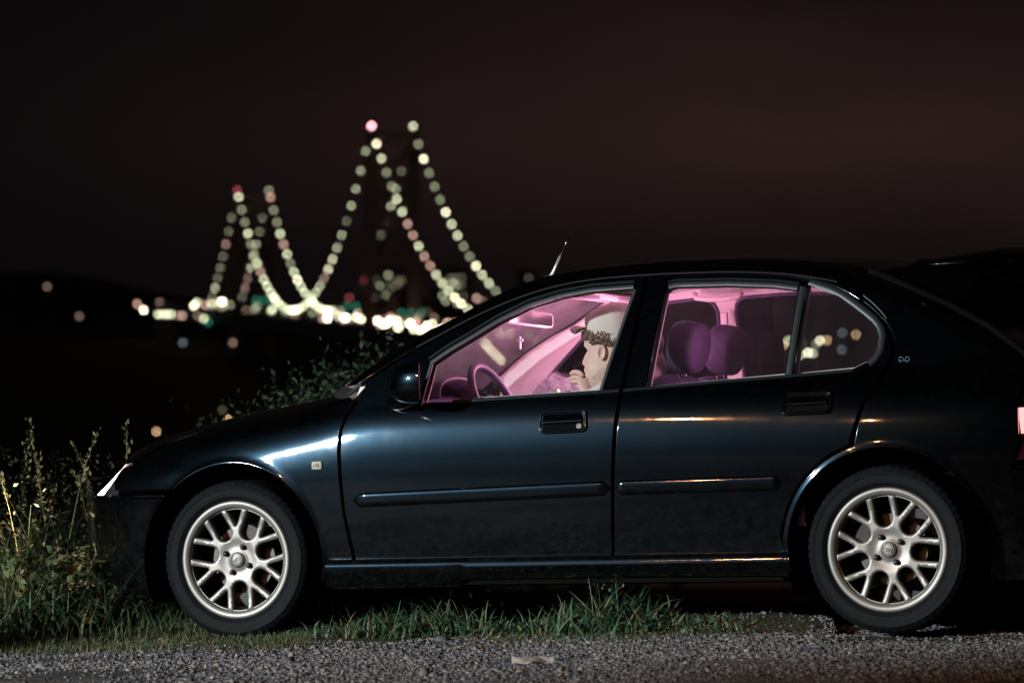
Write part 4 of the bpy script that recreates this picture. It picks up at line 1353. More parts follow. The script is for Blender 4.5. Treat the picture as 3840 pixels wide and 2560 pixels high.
# ------------------------------------------------------------------ ground, far shore and river: one sheet
def ss(a, b, v): t = np.clip((v - a) / (b - a), 0, 1); return t * t * (3 - 2 * t)
def vnoise(x, y, seed=0):
    xi = np.floor(x).astype(int); yi = np.floor(y).astype(int); fx = x - xi; fy = y - yi
    def h(a, b): v = np.sin(a * 127.1 + b * 311.7 + seed * 74.7) * 43758.5453; return v - np.floor(v)
    fx = fx * fx * (3 - 2 * fx); fy = fy * fy * (3 - 2 * fy)
    return (h(xi, yi) * (1 - fx) + h(xi + 1, yi) * fx) * (1 - fy) + (h(xi, yi + 1) * (1 - fx) + h(xi + 1, yi + 1) * fx) * fy - .5
def terrain(x, y):
    x = np.asarray(x, float); y = np.asarray(y, float)
    z = -.009 - .078 * ss(1.4, -1.1, x) - .03 * ss(-1.1, -2.6, x)
    near = ss(60, 20, y) * ss(-40, -5, x) * ss(40, 5, x)
    z = z + near * (.030 * vnoise(x * 1.3, y * 1.3, 1) + .016 * vnoise(x * 4, y * 4, 2) + .007 * vnoise(x * 13, y * 13, 3))
    z = z + near * .035 * ss(15.9, 16.3, y + .39 * (x - .15)) * ss(17.4, 16.8, y + .39 * (x - .15)) * (x < 1.2)   # verge
    z = z - 1.25 * ss(18.1, 20.2, y) * ss(-1.35, -1.05, x)
    z = z - 9.5 * ss(19, 260, y) - 56 * ss(200, 900, y)                                                      # hillside down to the river
    far = 105 * ss(1250, 3300, y) * (1 + .35 * vnoise(x / 420, y / 600, 5)) + 40 * ss(3000, 5200, y)
    far = far + 45 * ss(-370, -620, x - .02 * y) * ss(1500, 2600, y)
    far = far * (1 - .40 * ss(120, 300, x))
    return z + far
def spaced(lo, a, b, hi, step, grow):
    c = list(np.arange(a, b, step)); s_ = step; v = b
    while v < hi: c.append(v); s_ *= grow; v += s_
    c.append(hi); s_ = step; v = a
    left = []
    while v > lo: s_ *= grow; v -= s_; left.append(max(v, lo))
    return np.array(left[::-1] + c)
gx = spaced(-7000, -2.7, 2.7, 7000, .045, 1.12); gy = spaced(-300, 12.0, 17.0, 9000, .045, 1.06)
GX, GY = np.meshgrid(gx, gy); GZ = terrain(GX, GY)
V = np.stack([GX.ravel(), GY.ravel(), GZ.ravel()], 1); nx = len(gx); ny = len(gy)
ii = (np.arange(ny - 1)[:, None] * nx + np.arange(nx - 1)[None, :]).ravel()
F = np.stack([ii, ii + 1, ii + nx + 1, ii + nx], 1)

def ground_mat():
    m, t, o = material("gravel_and_earth")
    p = N(t, "ShaderNodeBsdfPrincipled"); p.inputs['Roughness'].default_value = .9; p.inputs['Specular IOR Level'].default_value = .2
    tcn = N(t, "ShaderNodeTexCoord"); sp = N(t, "ShaderNodeSeparateXYZ"); t.links.new(tcn.outputs['Object'], sp.inputs[0])
    n1 = N(t, "ShaderNodeTexNoise", Scale=1.1, Detail=6.0, Roughness=.65); t.links.new(tcn.outputs['Object'], n1.inputs['Vector'])
    n2 = N(t, "ShaderNodeTexNoise", Scale=60.0, Detail=4.0); t.links.new(tcn.outputs['Object'], n2.inputs['Vector'])
    v1 = N(t, "ShaderNodeTexVoronoi", Scale=85.0); t.links.new(tcn.outputs['Object'], v1.inputs['Vector'])
    r1 = N(t, "ShaderNodeValToRGB"); e = r1.color_ramp.elements
    e[0].position = .40; e[0].color = (.072, .074, .080, 1); e[1].position = .60; e[1].color = (.25, .21, .185, 1)
    t.links.new(n1.outputs[0], r1.inputs[0])
    # right-hand foreground is dustier
    mr = N(t, "ShaderNodeMapRange"); mr.inputs['From Min'].default_value = -1.5; mr.inputs['From Max'].default_value = 2.2; mr.inputs['To Min'].default_value = -.10; mr.inputs['To Max'].default_value = .10
    t.links.new(sp.outputs[0], mr.inputs['Value']); ad = N(t, "ShaderNodeMath"); t.links.new(n1.outputs[0], ad.inputs[0]); t.links.new(mr.outputs[0], ad.inputs[1]); t.links.new(ad.outputs[0], r1.inputs[0])
    mx = N(t, "ShaderNodeMix", data_type='RGBA', blend_type='MULTIPLY'); mx.inputs[0].default_value = .75
    r2 = N(t, "ShaderNodeValToRGB"); e = r2.color_ramp.elements; e[0].position = .3; e[0].color = (.35, .35, .36, 1); e[1].position = .7; e[1].color = (1.25, 1.22, 1.2, 1)
    t.links.new(n2.outputs[0], r2.inputs[0]); t.links.new(r1.outputs[0], mx.inputs[6]); t.links.new(r2.outputs[0], mx.inputs[7])
    # earth and dead grass on the verge beyond the gravel
    mg = N(t, "ShaderNodeMath", operation='MULTIPLY_ADD'); mg.inputs[1].default_value = .39; t.links.new(sp.outputs[0], mg.inputs[0]); t.links.new(sp.outputs[1], mg.inputs[2])
    mn = N(t, "ShaderNodeMath", operation='MULTIPLY_ADD'); mn.inputs[1].default_value = .9; t.links.new(n1.outputs[0], mn.inputs[0]); t.links.new(mg.outputs[0], mn.inputs[2])
    ve = N(t, "ShaderNodeMapRange", interpolation_type='SMOOTHSTEP'); ve.inputs['From Min'].default_value = 15.92; ve.inputs['From Max'].default_value = 16.38
    t.links.new(mn.outputs[0], ve.inputs['Value'])
    r3 = N(t, "ShaderNodeValToRGB"); e = r3.color_ramp.elements; e[0].position = .35; e[0].color = (.035, .028, .016, 1); e[1].position = .7; e[1].color = (.085, .085, .04, 1)
    t.links.new(n2.outputs[0], r3.inputs[0])
    m3 = N(t, "ShaderNodeMix", data_type='RGBA'); t.links.new(ve.outputs[0], m3.inputs[0]); t.links.new(mx.outputs[2], m3.inputs[6]); t.links.new(r3.outputs[0], m3.inputs[7])
    t.links.new(m3.outputs[2], p.inputs['Base Color'])
    b = N(t, "ShaderNodeBump", Strength=1.0, Distance=.012); t.links.new(v1.outputs['Distance'], b.inputs['Height'])
    b2 = N(t, "ShaderNodeBump", Strength=.8, Distance=.01); t.links.new(n2.outputs[0], b2.inputs['Height']); t.links.new(b.outputs[0], b2.inputs['Normal'])
    t.links.new(b2.outputs[0], p.inputs['Normal']); t.links.new(p.outputs[0], o.inputs[0])
    return m
ground = link("ground", fast_mesh("ground", V, F, ground_mat(), True)); tag(ground, kind="structure", label="gravel lay-by and grassy verge falling to the river")
wm = principled("night_water", (.004, .006, .008), .12, spec=.5, bump=.3, bump_scale=.05)
water = obj("river", [(-7000, 600, -52), (7000, 600, -52), (7000, 2400, -52), (-7000, 2400, -52)], [(0, 1, 2, 3)], wm); tag(water, kind="structure", label="dark river below the bridge")

# loose stones of the gravel
def icosa():
    p = (1 + 5 ** .5) / 2
    v = np.array([(-1, p, 0), (1, p, 0), (-1, -p, 0), (1, -p, 0), (0, -1, p), (0, 1, p), (0, -1, -p), (0, 1, -p), (p, 0, -1), (p, 0, 1), (-p, 0, -1), (-p, 0, 1)], float)
    v /= np.linalg.norm(v[0])
    f = np.array([(0, 11, 5), (0, 5, 1), (0, 1, 7), (0, 7, 10), (0, 10, 11), (1, 5, 9), (5, 11, 4), (11, 10, 2), (10, 7, 6), (7, 1, 8), (3, 9, 4), (3, 4, 2), (3, 2, 6), (3, 6, 8), (3, 8, 9), (4, 9, 5), (2, 4, 11), (6, 2, 10), (8, 6, 7), (9, 8, 1)])
    return v, f
def stones(n, name, mat, size, label, ylo=12.0, yhi=16.6):
    iv, fi = icosa()
    y = rng.uniform(ylo, yhi, n * 3); x = rng.uniform(-1, 1, n * 3) * (y * .135 + .42)
    edge = y + .39 * (x - .15) + .75 * vnoise(x * 2.2, y * 2.2, 9) + .35 * vnoise(x * 6, y * 6, 19)
    keep = (edge < 16.12) | (rng.random(n * 3) < .08) | (x > 1.15)
    keep &= (vnoise(x * 1.3, y * 2.2, 11) * 1.7 + .72) > rng.random(n * 3) * .9
    x = x[keep][:n]; y = y[keep][:n]; n = len(x)
    z = terrain(x, y); s_ = np.clip(size * np.exp(rng.normal(0, .52, n)), size * .35, size * 3.4)
    J = iv[None] * (1 + rng.uniform(-.45, .45, (n, 12, 1)))
    J = J * np.stack([rng.uniform(.8, 1.5, n), rng.uniform(.8, 1.3, n), rng.uniform(.5, .95, n)], 1)[:, None]
    a = rng.uniform(0, 6.28, n); c, si = np.cos(a), np.sin(a)
    X = J[..., 0] * c[:, None] - J[..., 1] * si[:, None]; Y = J[..., 0] * si[:, None] + J[..., 1] * c[:, None]
    P = np.stack([X, Y, J[..., 2]], -1) * s_[:, None, None] + np.stack([x, y, z + s_ * .18], 1)[:, None]
    Fa = (fi[None] + (np.arange(n) * 12)[:, None, None]).reshape(-1, 3)
    o = link(name, fast_mesh(name, P.reshape(-1, 3), Fa, mat)); tag(o, label, kind="stuff"); return o
def stone_mat():
    m, t, o = material("gravel_stone")
    p = N(t, "ShaderNodeBsdfPrincipled"); p.inputs['Roughness'].default_value = .75; p.inputs['Specular IOR Level'].default_value = .35
    g = N(t, "ShaderNodeNewGeometry"); r = N(t, "ShaderNodeValToRGB"); cr_ = r.color_ramp
    cr_.elements[0].position = 0; cr_.elements[0].color = (.055, .057, .066, 1); cr_.elements[1].position = 1; cr_.elements[1].color = (.34, .29, .24, 1)
    for q, c in ((.45, (.115, .115, .128, 1)), (.75, (.18, .168, .165, 1)), (.93, (.22, .19, .165, 1))):
        k = cr_.elements.new(q); k.color = c
    t.links.new(g.outputs['Random Per Island'], r.inputs[0])
    n2 = N(t, "ShaderNodeTexNoise", Scale=220.0, Detail=3.0); tcn = N(t, "ShaderNodeTexCoord"); t.links.new(tcn.outputs['Object'], n2.inputs['Vector'])
    b = N(t, "ShaderNodeBump", Strength=.6, Distance=.003); t.links.new(n2.outputs[0], b.inputs['Height']); t.links.new(b.outputs[0], p.inputs['Normal'])
    t.links.new(r.outputs[0], p.inputs['Base Color']); t.links.new(p.outputs[0], o.inputs[0]); return m
smat = stone_mat()
stones(114000, "gravel", smat, .0032, "dark loose gravel stones")
stones(260, "gravel", smat, .0085, "bigger pebbles among the gravel")

# pale scrap lying on the gravel
def at_ground(x, y): return float(terrain(x, y))
sx, sy = .072, 14.45
sc = MB(); rows = []
for i in range(15):
    row = []
    for j in range(7):
        u = i / 14 - .5; v = j / 6 - .5
        wdt = .030 * (1 - abs(2 * u) ** 1.7) * (1 + .35 * math.sin(11 * u + 2)) + .004
        row.append((sx + u * .145, sy + v * wdt * 1.6 + .012 * math.sin(7 * u), at_ground(sx, sy) + .013 + .006 * math.sin(7 * u + 1) * math.cos(3 * v) + .010 * abs(v) + .003 * math.sin(19 * u + 9 * v) + .020 * (v + .5)))
    rows.append(row)
sc.grid(rows); sco = sc.build("paper_scrap", principled("pale_scrap", (.30, .25, .22), .8, vary=.25, vary_scale=40))
md = sco.modifiers.new("solid", 'SOLIDIFY'); md.thickness = .003
tag(sco, "crumpled pale scrap lying on the gravel in the foreground", "litter")

# ------------------------------------------------------------------ grass, weeds, bushes
def leaf_mat(name, c0, c1, c2, rough=.6):
    m, t, o = material(name)
    p = N(t, "ShaderNodeBsdfPrincipled"); p.inputs['Roughness'].default_value = rough; p.inputs['Specular IOR Level'].default_value = .35
    g = N(t, "ShaderNodeNewGeometry"); r = N(t, "ShaderNodeValToRGB"); e = r.color_ramp
    e.elements[0].color = (*c0, 1); e.elements[1].color = (*c2, 1); k = e.elements.new(.55); k.color = (*c1, 1)
    t.links.new(g.outputs['Random Per Island'], r.inputs[0]); t.links.new(r.outputs[0], p.inputs['Base Color'])
    tl = N(t, "ShaderNodeBsdfTranslucent"); t.links.new(r.outputs[0], tl.inputs[0])
    mx = N(t, "ShaderNodeMixShader"); mx.inputs[0].default_value = .25
    t.links.new(p.outputs[0], mx.inputs[1]); t.links.new(tl.outputs[0], mx.inputs[2]); t.links.new(mx.outputs[0], o.inputs[0]); return m
G = leaf_mat("green_grass", (.022, .065, .030), (.040, .095, .045), (.12, .125, .05))
TUFT = leaf_mat("tuft_grass", (.022, .075, .040), (.050, .125, .065), (.26, .23, .12))
DRY = leaf_mat("dry_grass", (.10, .085, .035), (.17, .14, .06), (.24, .19, .10))
WEED = leaf_mat("dim_weed_leaf", (.006, .018, .009), (.014, .030, .012), (.055, .055, .025))  # dimness put into the colour: darker leaf for the weeds out of the light
BUSH = leaf_mat("bush_leaf", (.014, .042, .024), (.026, .064, .034), (.060, .082, .038))
LITWEED = leaf_mat("lit_weed_leaf", (.045, .085, .030), (.10, .13, .045), (.22, .20, .09))  # lamplight put into the colour: brighter leaf for the lit clumps
PLUME = leaf_mat("pale_plume", (.13, .12, .05), (.22, .19, .085), (.34, .29, .15))

def blades(roots, height, width, lean=.5, curl=.9, seg=5, direction=None, spread=6.283):
    """tapered curved strips; roots (n,3), height/width arrays"""
    n = len(roots); a = rng.uniform(0, spread, n) if direction is None else direction + rng.normal(0, .6, n)
    t = np.linspace(0, 1, seg + 1)
    ln = np.abs(rng.normal(lean, lean * .5, n)); cu = np.abs(rng.normal(curl, curl * .5, n))
    ang = ln[:, None] * .5 + cu[:, None] * t[None] ** 1.5             # angle from vertical along the blade
    dl = height[:, None] / seg
    hz = np.concatenate([np.zeros((n, 1)), np.cumsum(np.sin(ang[:, :-1]) * dl, 1)], 1)
    vz = np.concatenate([np.zeros((n, 1)), np.cumsum(np.cos(ang[:, :-1]) * dl, 1)], 1)
    dx, dy = np.cos(a)[:, None], np.sin(a)[:, None]
    cx = roots[:, 0:1] + hz * dx; cy = roots[:, 1:2] + hz * dy; cz = roots[:, 2:3] + vz
    wd = width[:, None] * (1 - t[None] ** 1.8) * (.55 + .9 * t[None] * (1 - t[None]) * 2) + .0004
    tw = rng.uniform(-.9, .9, n)[:, None]
    px, py = -np.sin(a[:, None] + tw), np.cos(a[:, None] + tw)
    Lft = np.stack([cx - px * wd, cy - py * wd, cz], -1); Rgt = np.stack([cx + px * wd, cy + py * wd, cz + wd * .3], -1)
    P = np.stack([Lft, Rgt], 2).reshape(n, -1, 3)
    k = 2 * (seg + 1)
    fq = np.array([(2 * i, 2 * i + 1, 2 * i + 3, 2 * i + 2) for i in range(seg)])
    Fq = (fq[None] + (np.arange(n) * k)[:, None, None]).reshape(-1, 4)
    return P.reshape(-1, 3), Fq
def leaves(c, d, size, n_each=1):
    """rhombic folded leaves at c (n,3) pointing along d (n,3)"""
    n = len(c); d = d / np.linalg.norm(d, axis=1)[:, None]
    r_ = rng.normal(0, 1, (n, 3)); s_ = np.cross(d, r_); s_ /= np.linalg.norm(s_, axis=1)[:, None]; u = np.cross(s_, d)
    sz = size[:, None]
    P = np.stack([c, c + d * sz * .45 + s_ * sz * .24 + u * sz * .06, c + d * sz, c + d * sz * .45 - s_ * sz * .24 + u * sz * .06], 1)
    Fq = (np.array([0, 1, 2, 3])[None] + (np.arange(n) * 4)[:, None])
    return P.reshape(-1, 3), Fq
def join(parts):
    V = []; F = []; b = 0
    for v, f in parts: V.append(v); F.append(f + b); b += len(v)
    return np.concatenate(V), np.concatenate(F)
def rooted(x, y): return np.stack([x, y, terrain(x, y) - .004], 1)
def car_line(t, off):
    """points along the near side of the car: t metres behind the front axle, off metres towards the road"""
    p = CAR_O + EX * 0
    return p.x + EX.x * t - EY.x * (.83 + off), p.y + EX.y * t - EY.y * (.83 + off)

# lush tufts between the wheels
tufts = [(.62, .16, 340), (.78, .19, 420), (.50, .11, 240), (.95, .12, 240), (1.18, .09, 200), (1.36, .16, 320), (1.52, .24, 380), (1.62, .17, 260), (1.80, .055, 90), (1.95, .05, 60), (.36, .08, 180), (1.05, .08, 160), (2.05, .04, 50)]
tuft_names = ["broad leafy grass tuft growing just behind the front wheel", "tallest wide grass tuft under the front door's leading half", "low grass tuft at the foot of the front tyre's rear edge",
  "medium grass tuft below the moulding's middle", "short sparse grass tuft under the door handle area", "upright grass tuft below the gap between the doors", "tall seeding grass tuft reaching the sill under the rear door",
  "grass tuft right behind the seeding tuft", "low grass tuft under the rear door", "last thin grass tuft before bare gravel near the rear wheel", "flattened grass tuft touching the front tyre", "thin grass tuft in the dip between two taller tufts", "few short blades near the rear wheel"]
for (t, h, n), lb in zip(tufts, tuft_names):
    k = int(n * .6)
    tt = rng.normal(t, .10, k); of = rng.normal(-.06, .07, k)
    x, y = zip(*[car_line(a, b) for a, b in zip(tt, of)]); x = np.array(x); y = np.array(y)
    hh = h * (.25 + .85 * rng.random(k) ** 1.4) * np.exp(-((tt - t) / .17) ** 2)
    V, F = join([blades(rooted(x, y), (hh + .02) * .95, rng.uniform(.0022, .0078, k), 1.0, 1.4)])
    parts = [(V, F)]
    if h > .2:
        m_ = 7; sxs = rng.normal(t, .05, m_); pts = [car_line(a, -.05) for a in sxs]; rx = np.array(pts)
        r0 = rooted(rx[:, 0], rx[:, 1]); parts.append(blades(r0, rng.uniform(.20, .32, m_), np.full(m_, .0018), .12, .25))
        c = []; 
        for q in r0:
            for z in np.linspace(.16, .28, 12): c.append(q + np.array([rng.normal(0, .012), rng.normal(0, .012), z]))
        c = np.array(c); parts.append(leaves(c, rng.normal(0, 1, c.shape) + [0, 0, .6], rng.uniform(.010, .022, len(c))))
    V, F = join(parts)
    bx, by = car_line(t, -.05); bz = float(terrain(bx, by)); V = V - np.array([bx, by, bz])
    o = empty("grass_tuft", (bx, by, bz)); link("blade_cluster", fast_mesh("blade_cluster", V, F, TUFT), o)["kind"] = "stuff"; tag(o, lb, "grass tuft", "grass tufts along the car's side")
# short turf of the verge
def turf(n, fx, name, mat, h, label, wd=(.0012, .0026)):
    x, y = fx(n); k = len(x)
    V, F = blades(rooted(x, y), h * rng.uniform(.4, 1.4, k), rng.uniform(*wd, k), .6, 1.0, 3)
    o = link(name, fast_mesh(name, V, F, mat)); tag(o, label, kind="stuff"); return o
def verge(n):
    t = rng.uniform(-1.4, 2.15, n); of = rng.normal(.0, .17, n)
    p = np.array([car_line(a, b) for a, b in zip(t, of)]); x, y = p[:, 0], p[:, 1]
    keep = vnoise(x * 3, y * 3, 21) * 1.6 + .45 > rng.random(n) * .85
    return x[keep], y[keep]
turf(9000, verge, "verge_grass", G, .024, "short green grass along the verge")
turf(8000, verge, "verge_grass", DRY, .020, "short dry grass and straw along the verge")
def left_verge(n):
    x = rng.uniform(-2.6, -.75, n); y = 15.7 - .25 * (x + 1) + np.abs(rng.normal(0, .55, n)) + .1
    keep = vnoise(x * 2.5, y * 2.5, 31) + .5 > rng.random(n) * .8
    return x[keep], y[keep]
turf(9000, left_verge, "verge_grass", G, .034, "short green grass ahead of the front wheel")
turf(9000, left_verge, "verge_grass", DRY, .028, "dry yellow grass ahead of the front wheel")
def under(n): 
    x = rng.uniform(-2.4, -.5, n); y = rng.uniform(16.6, 18.6, n); return x, y
turf(4200, under, "verge_grass", G, .10, "ankle-high grass under and beyond the bumper", (.002, .004))

# tall weeds ahead of the bumper
def weed(name, x0, y0, n, h, spread, lb, mat=G, plume=0, leafy=0, broad=0, grp="tall weeds ahead of the car"):
    root = empty(name, (x0, y0, float(terrain(x0, y0)))); tag(root, lb, "weed plant", grp)
    x = x0 + rng.normal(0, spread, n); y = y0 + rng.normal(0, spread, n)
    r0 = rooted(x, y) - [x0, y0, float(terrain(x0, y0))]
    hh = h * rng.uniform(.45, 1.0, n)
    V, F = blades(r0, hh, rng.uniform(.0025, .0075, n), .62, 1.5, 7)
    link("blade_cluster", fast_mesh("blade_cluster", V, F, mat), root)["kind"] = "stuff"
    if plume:
        k = plume; x = x0 + rng.normal(0, spread * .8, k); y = y0 + rng.normal(0, spread * .8, k); r0 = rooted(x, y) - [x0, y0, float(terrain(x0, y0))]
        hs = h * rng.uniform(.85, 1.25, k)
        droop = 1.5 if plume > 9 else .25
        V, F = blades(r0, hs, np.full(k, .0018), .16, droop, 6); parts = [(V, F)]; node = V.reshape(k, 7, 2, 3).mean(2)
        c = []; d = []
        for nd in node:
            m_ = 34
            for i in range(m_):
                f_ = 6 - 1.7 * i / m_; i0 = min(5, int(f_)); q = nd[i0] + (nd[i0 + 1] - nd[i0]) * (f_ - i0); td = nd[i0 + 1] - nd[i0]
                c.append(q + rng.normal(0, .007, 3)); d.append(td / np.linalg.norm(td) + rng.normal(0, .5, 3))
        parts.append(leaves(np.array(c), np.array(d), rng.uniform(.012, .026, len(c))))
        V, F = join(parts); link("plume", fast_mesh("plume", V, F, PLUME), root)["kind"] = "stuff"
    if leafy:
        k = leafy; c = np.stack([rng.normal(0, spread, k), rng.normal(0, spread, k), h * (.1 + .9 * rng.random(k) ** 1.2)], 1)
        V, F = leaves(c, np.stack([rng.normal(0, 1, k), rng.normal(0, 1, k), rng.normal(.3, .5, k)], 1), rng.uniform(.012, .030, k)); link("leaves", fast_mesh("leaves", V, F, WEED), root)["kind"] = "stuff"
    if broad:
        k = broad; c = np.stack([rng.normal(0, spread * 1.2, k), rng.normal(0, spread, k), h * (.08 + .75 * rng.random(k))], 1)
        V, F = leaves(c, np.stack([rng.normal(0, 1, k), rng.normal(0, 1, k), rng.normal(.1, .6, k)], 1), rng.uniform(.03, .085, k)); link("leaves", fast_mesh("leaves", V, F, LITWEED), root)["kind"] = "stuff"
    return root
weed("grass_clump", -2.02, 16.75, 420, .42, .13, "lit clump of tall grass with pale drooping plumes at the left edge", mat=TUFT, plume=13, broad=150)
weed("grass_clump", -1.80, 16.95, 420, .36, .12, "bright grass clump with bent plumes right of the edge clump", mat=TUFT, plume=11, broad=150)
weed("grass_clump", -1.62, 17.05, 320, .36, .10, "shorter green grass clump close to the front bumper", plume=5, broad=120)
weed("grass_clump", -2.20, 16.3, 300, .30, .12, "low grass clump at the bottom left corner", plume=0)
weed("grass_clump", -1.95, 17.4, 260, .66, .14, "tall stalky clump with seed heads behind the lit plumes", mat=WEED, plume=6, leafy=500)
weed("weed_plant", -2.15, 17.9, 120, .74, .16, "dark leafy weed rising highest at the left edge", mat=WEED, leafy=1000, plume=4)
weed("weed_plant", -1.85, 18.1, 120, .72, .17, "dark leafy weed with small pale heads left of the headlight", mat=WEED, leafy=1000, plume=4)
weed("weed_plant", -1.55, 18.2, 100, .62, .16, "dark leafy weed just ahead of the bumper", mat=WEED, leafy=900, plume=3)
weed("weed_plant", -1.72, 17.35, 60, .30, .09, "low broad-leaved weed at the bumper's foot", mat=WEED, leafy=500)
# pale leafy sprig catching the headlight beam right at the bumper
root = empty("leaf_sprig", (-1.60, 16.98, float(terrain(-1.60, 16.98)))); tag(root, "bright pale leafy sprig catching the headlight at the bumper's edge", "weed plant")
k = 46; c = np.stack([rng.normal(.0, .03, k), rng.normal(0, .03, k), rng.normal(.445, .022, k)], 1)
d = np.stack([rng.normal(-.6, .6, k), rng.normal(-.2, .5, k), rng.normal(.6, .5, k)], 1)
V, F = leaves(c, d, rng.uniform(.03, .055, k)); link("leaves", fast_mesh("leaves", V, F, PLUME), root)["kind"] = "stuff"
V, F = blades(np.stack([rng.normal(0, .015, 9), rng.normal(0, .015, 9), np.zeros(9)], 1), rng.uniform(.38, .46, 9), np.full(9, .003), .06, .1); link("stem", fast_mesh("stem", V, F, G), root)["kind"] = "stuff"

def bush(x0, y0, rx, ry, h, n, lb, lift=0.0):
    z0 = float(terrain(x0, y0)); h = h - z0; root = empty("bush", (x0, y0, z0)); tag(root, lb, "bush", "bushes beyond the car")
    mb = MB()
    for k in range(4):
        a = rng.uniform(0, 6.28); rr_ = rng.uniform(.2, .8)
        mb.tube([(0, 0, 0), (rx * rr_ * .4 * math.cos(a), ry * rr_ * .4 * math.sin(a), h * .45), (rx * rr_ * math.cos(a), ry * rr_ * math.sin(a), h * .9)], [.006, .005, .003], 5)
    mb.build("stem", principled("bush_bark", (.012, .010, .008), .9), root)
    m_ = 34; cc = np.stack([rng.uniform(-1, 1, m_) * rx, rng.uniform(-1, 1, m_) * ry, h - .26 - .62 * rng.random(m_) ** 1.3], 1)
    cc[:, 2] -= .30 * (cc[:, 0] / rx) ** 2
    idx = rng.integers(0, m_, n); c = cc[idx] + rng.normal(0, 1, (n, 3)) * [.10, .10, .09]
    V, F = leaves(c, np.stack([rng.normal(0, 1, n), rng.normal(0, 1, n), rng.normal(.5, .6, n)], 1), rng.uniform(.018, .044, n))
    k = 26; bl = blades(np.stack([rng.uniform(-rx, rx, k), rng.uniform(-ry, ry, k), np.full(k, h - .5)], 1), rng.uniform(.10, .24, k), np.full(k, .004), .3, .6)
    V, F = join([(V, F), bl]); link("foliage", fast_mesh("foliage", V, F, BUSH), root)["kind"] = "stuff"
for a in [(-.60, 19.5, .30, .28, 1.16, 11000, "tallest leafy bush beside the foot of the windscreen"), (-.88, 19.7, .28, .26, 1.12, 10000, "rounded leafy bush showing above the middle of the bonnet"),
          (-1.10, 19.6, .22, .24, .98, 6500, "smaller bush left of the rounded one above the bonnet"), (-.34, 19.4, .26, .28, 1.18, 9000, "bush hidden mostly behind the windscreen pillar"),
          (-1.32, 19.7, .20, .24, .88, 4200, "lowest sparse bush above the front of the bonnet")]:
    bush(*a)

# headlight beam on the weeds
hd_ = bpy.data.lights.new("headlight_beam", 'SPOT'); hd_.energy = 85; hd_.color = (1.0, .80, .52); hd_.spot_size = R(84); hd_.spot_blend = .7; hd_.shadow_soft_size = .05
hb = bpy.data.objects.new("headlight_beam", hd_); COL.objects.link(hb); hb.location = car_point(-.90, -.42, .62)
hb.rotation_euler = (car_point(-1.9, -.78, .18) - car_point(-.90, -.42, .62)).to_track_quat('-Z', 'Y').to_euler()

# ------------------------------------------------------------------ the suspension bridge
def glow(name, c, s_): return emitter(name, c, s_)
LK = .0003                                              # lamp radius per metre of distance (globe clusters)
LM = {'green_white': glow("lamp_pale_green", (.76, .82, .52), 10.5), 'white': glow("lamp_white", (1.0, .93, .64), 16), 'hot': glow("lamp_bright", (1.0, .86, .62), 34),
      'dim': glow("lamp_dim", (.62, .68, .42), 4.2), 'pink': glow("lamp_pinkish", (1.0, .60, .48), 5.4), 'red': glow("lamp_red", (1.0, .15, .20), 2.8), 'beacon': glow("lamp_beacon", (1.0, .40, .46), 19),
      'green': glow("lamp_green", (.05, .60, .36), 2.0), 'amber': glow("lamp_amber", (1.0, .62, .30), 8), 'brown': glow("lamp_faint", (.80, .52, .38), 2.6), 'blue': glow("lamp_grey", (.55, .66, .72), 2.2), 'blaze': glow("lamp_blazing", (1.0, .93, .60), 95), 'green_bright': glow("lamp_bright_green", (.22, .80, .30), 15), 'faint': glow("lamp_very_faint", (.62, .58, .36), .9)}
STEEL = principled("bridge_steel_night", (.26, .16, .14), .8)
CONC = principled("deck_concrete_night", (.12, .12, .12), .8)
globe_cache = {}
def globe(name, kind, r, loc, parent):
    key = kind
    if key not in globe_cache:
        mb = MB(); mb.ball((0, 0, 0), 1.0, 10, 6); o = mb.build(name, LM[kind]); globe_cache[key] = o.data
        o.parent = parent
    else: o = link(name, globe_cache[key], parent)
    o.scale = (r, r, r); o.location = loc; o.name = name
    return o
NB = Vector((-61.7, 2200, 0)); FB = Vector((-176.1, 2900, 0)); D = (FB - NB).normalized(); SPAN = (FB - NB).length; LAT = Vector((D.y, -D.x, 0)); HALF = 10.8
bridge = empty("suspension_bridge", (NB.x, NB.y, -52)); bridge.rotation_euler = (0, 0, math.atan2(D.y, D.x))
tag(bridge, "long suspension bridge with strings of lamps along its cables over the river", "bridge")
# local frame: +x along the bridge away from us, +y to its left, z above the river
ZT = 52 + 135.5
def deck_z(t): return 52 + 34.5 + .030 * t
def cable_z(t):
    if t < 0: u = -t; return ZT - .4715 * u + .000516 * u * u
    if t <= SPAN: return 52 + 48 + (ZT - 100) * ((t - SPAN / 2) / (SPAN / 2)) ** 2 + 1.5 * (t / SPAN)
    u = t - SPAN; return ZT + 1.5 - .4715 * u + .000516 * u * u
for t0 in (0, SPAN):
    tw = empty("tower", (t0, 0, 0), bridge)
    for s in (-1, 1):
        mb = MB(); mb.grid([[(a * 4.2 * k, s * (HALF + 3.0 * (1 - z / ZT)) + b * 2.6 * k, z) for a, b in ((-1, -1), (1, -1), (1, 1), (-1, 1))] for z, k in ((0, 1.15), (deck_z(t0), 1.0), (ZT + 1, .85))], wrap_v=True)
        mb.f.append(tuple(range(len(mb.v) - 4, len(mb.v)))); mb.m.append(0); mb.build("tower_leg", STEEL, tw, smooth=False)
    mb = MB()
    zz = [deck_z(t0) - 8, deck_z(t0) + 34, deck_z(t0) + 68, ZT - 4]
    for z in zz: mb.box((0, 0, z), (4, 2 * HALF + 3, 5))
    for a, b in zip(zz, zz[1:]):
        for s in (-1, 1): mb.tube([(0, -s * HALF, a + 2), (0, s * HALF, b - 2)], 1.3, 6)
    mb.build("tower_bracing", STEEL, tw, smooth=False)
ends = (-430, SPAN + 330)
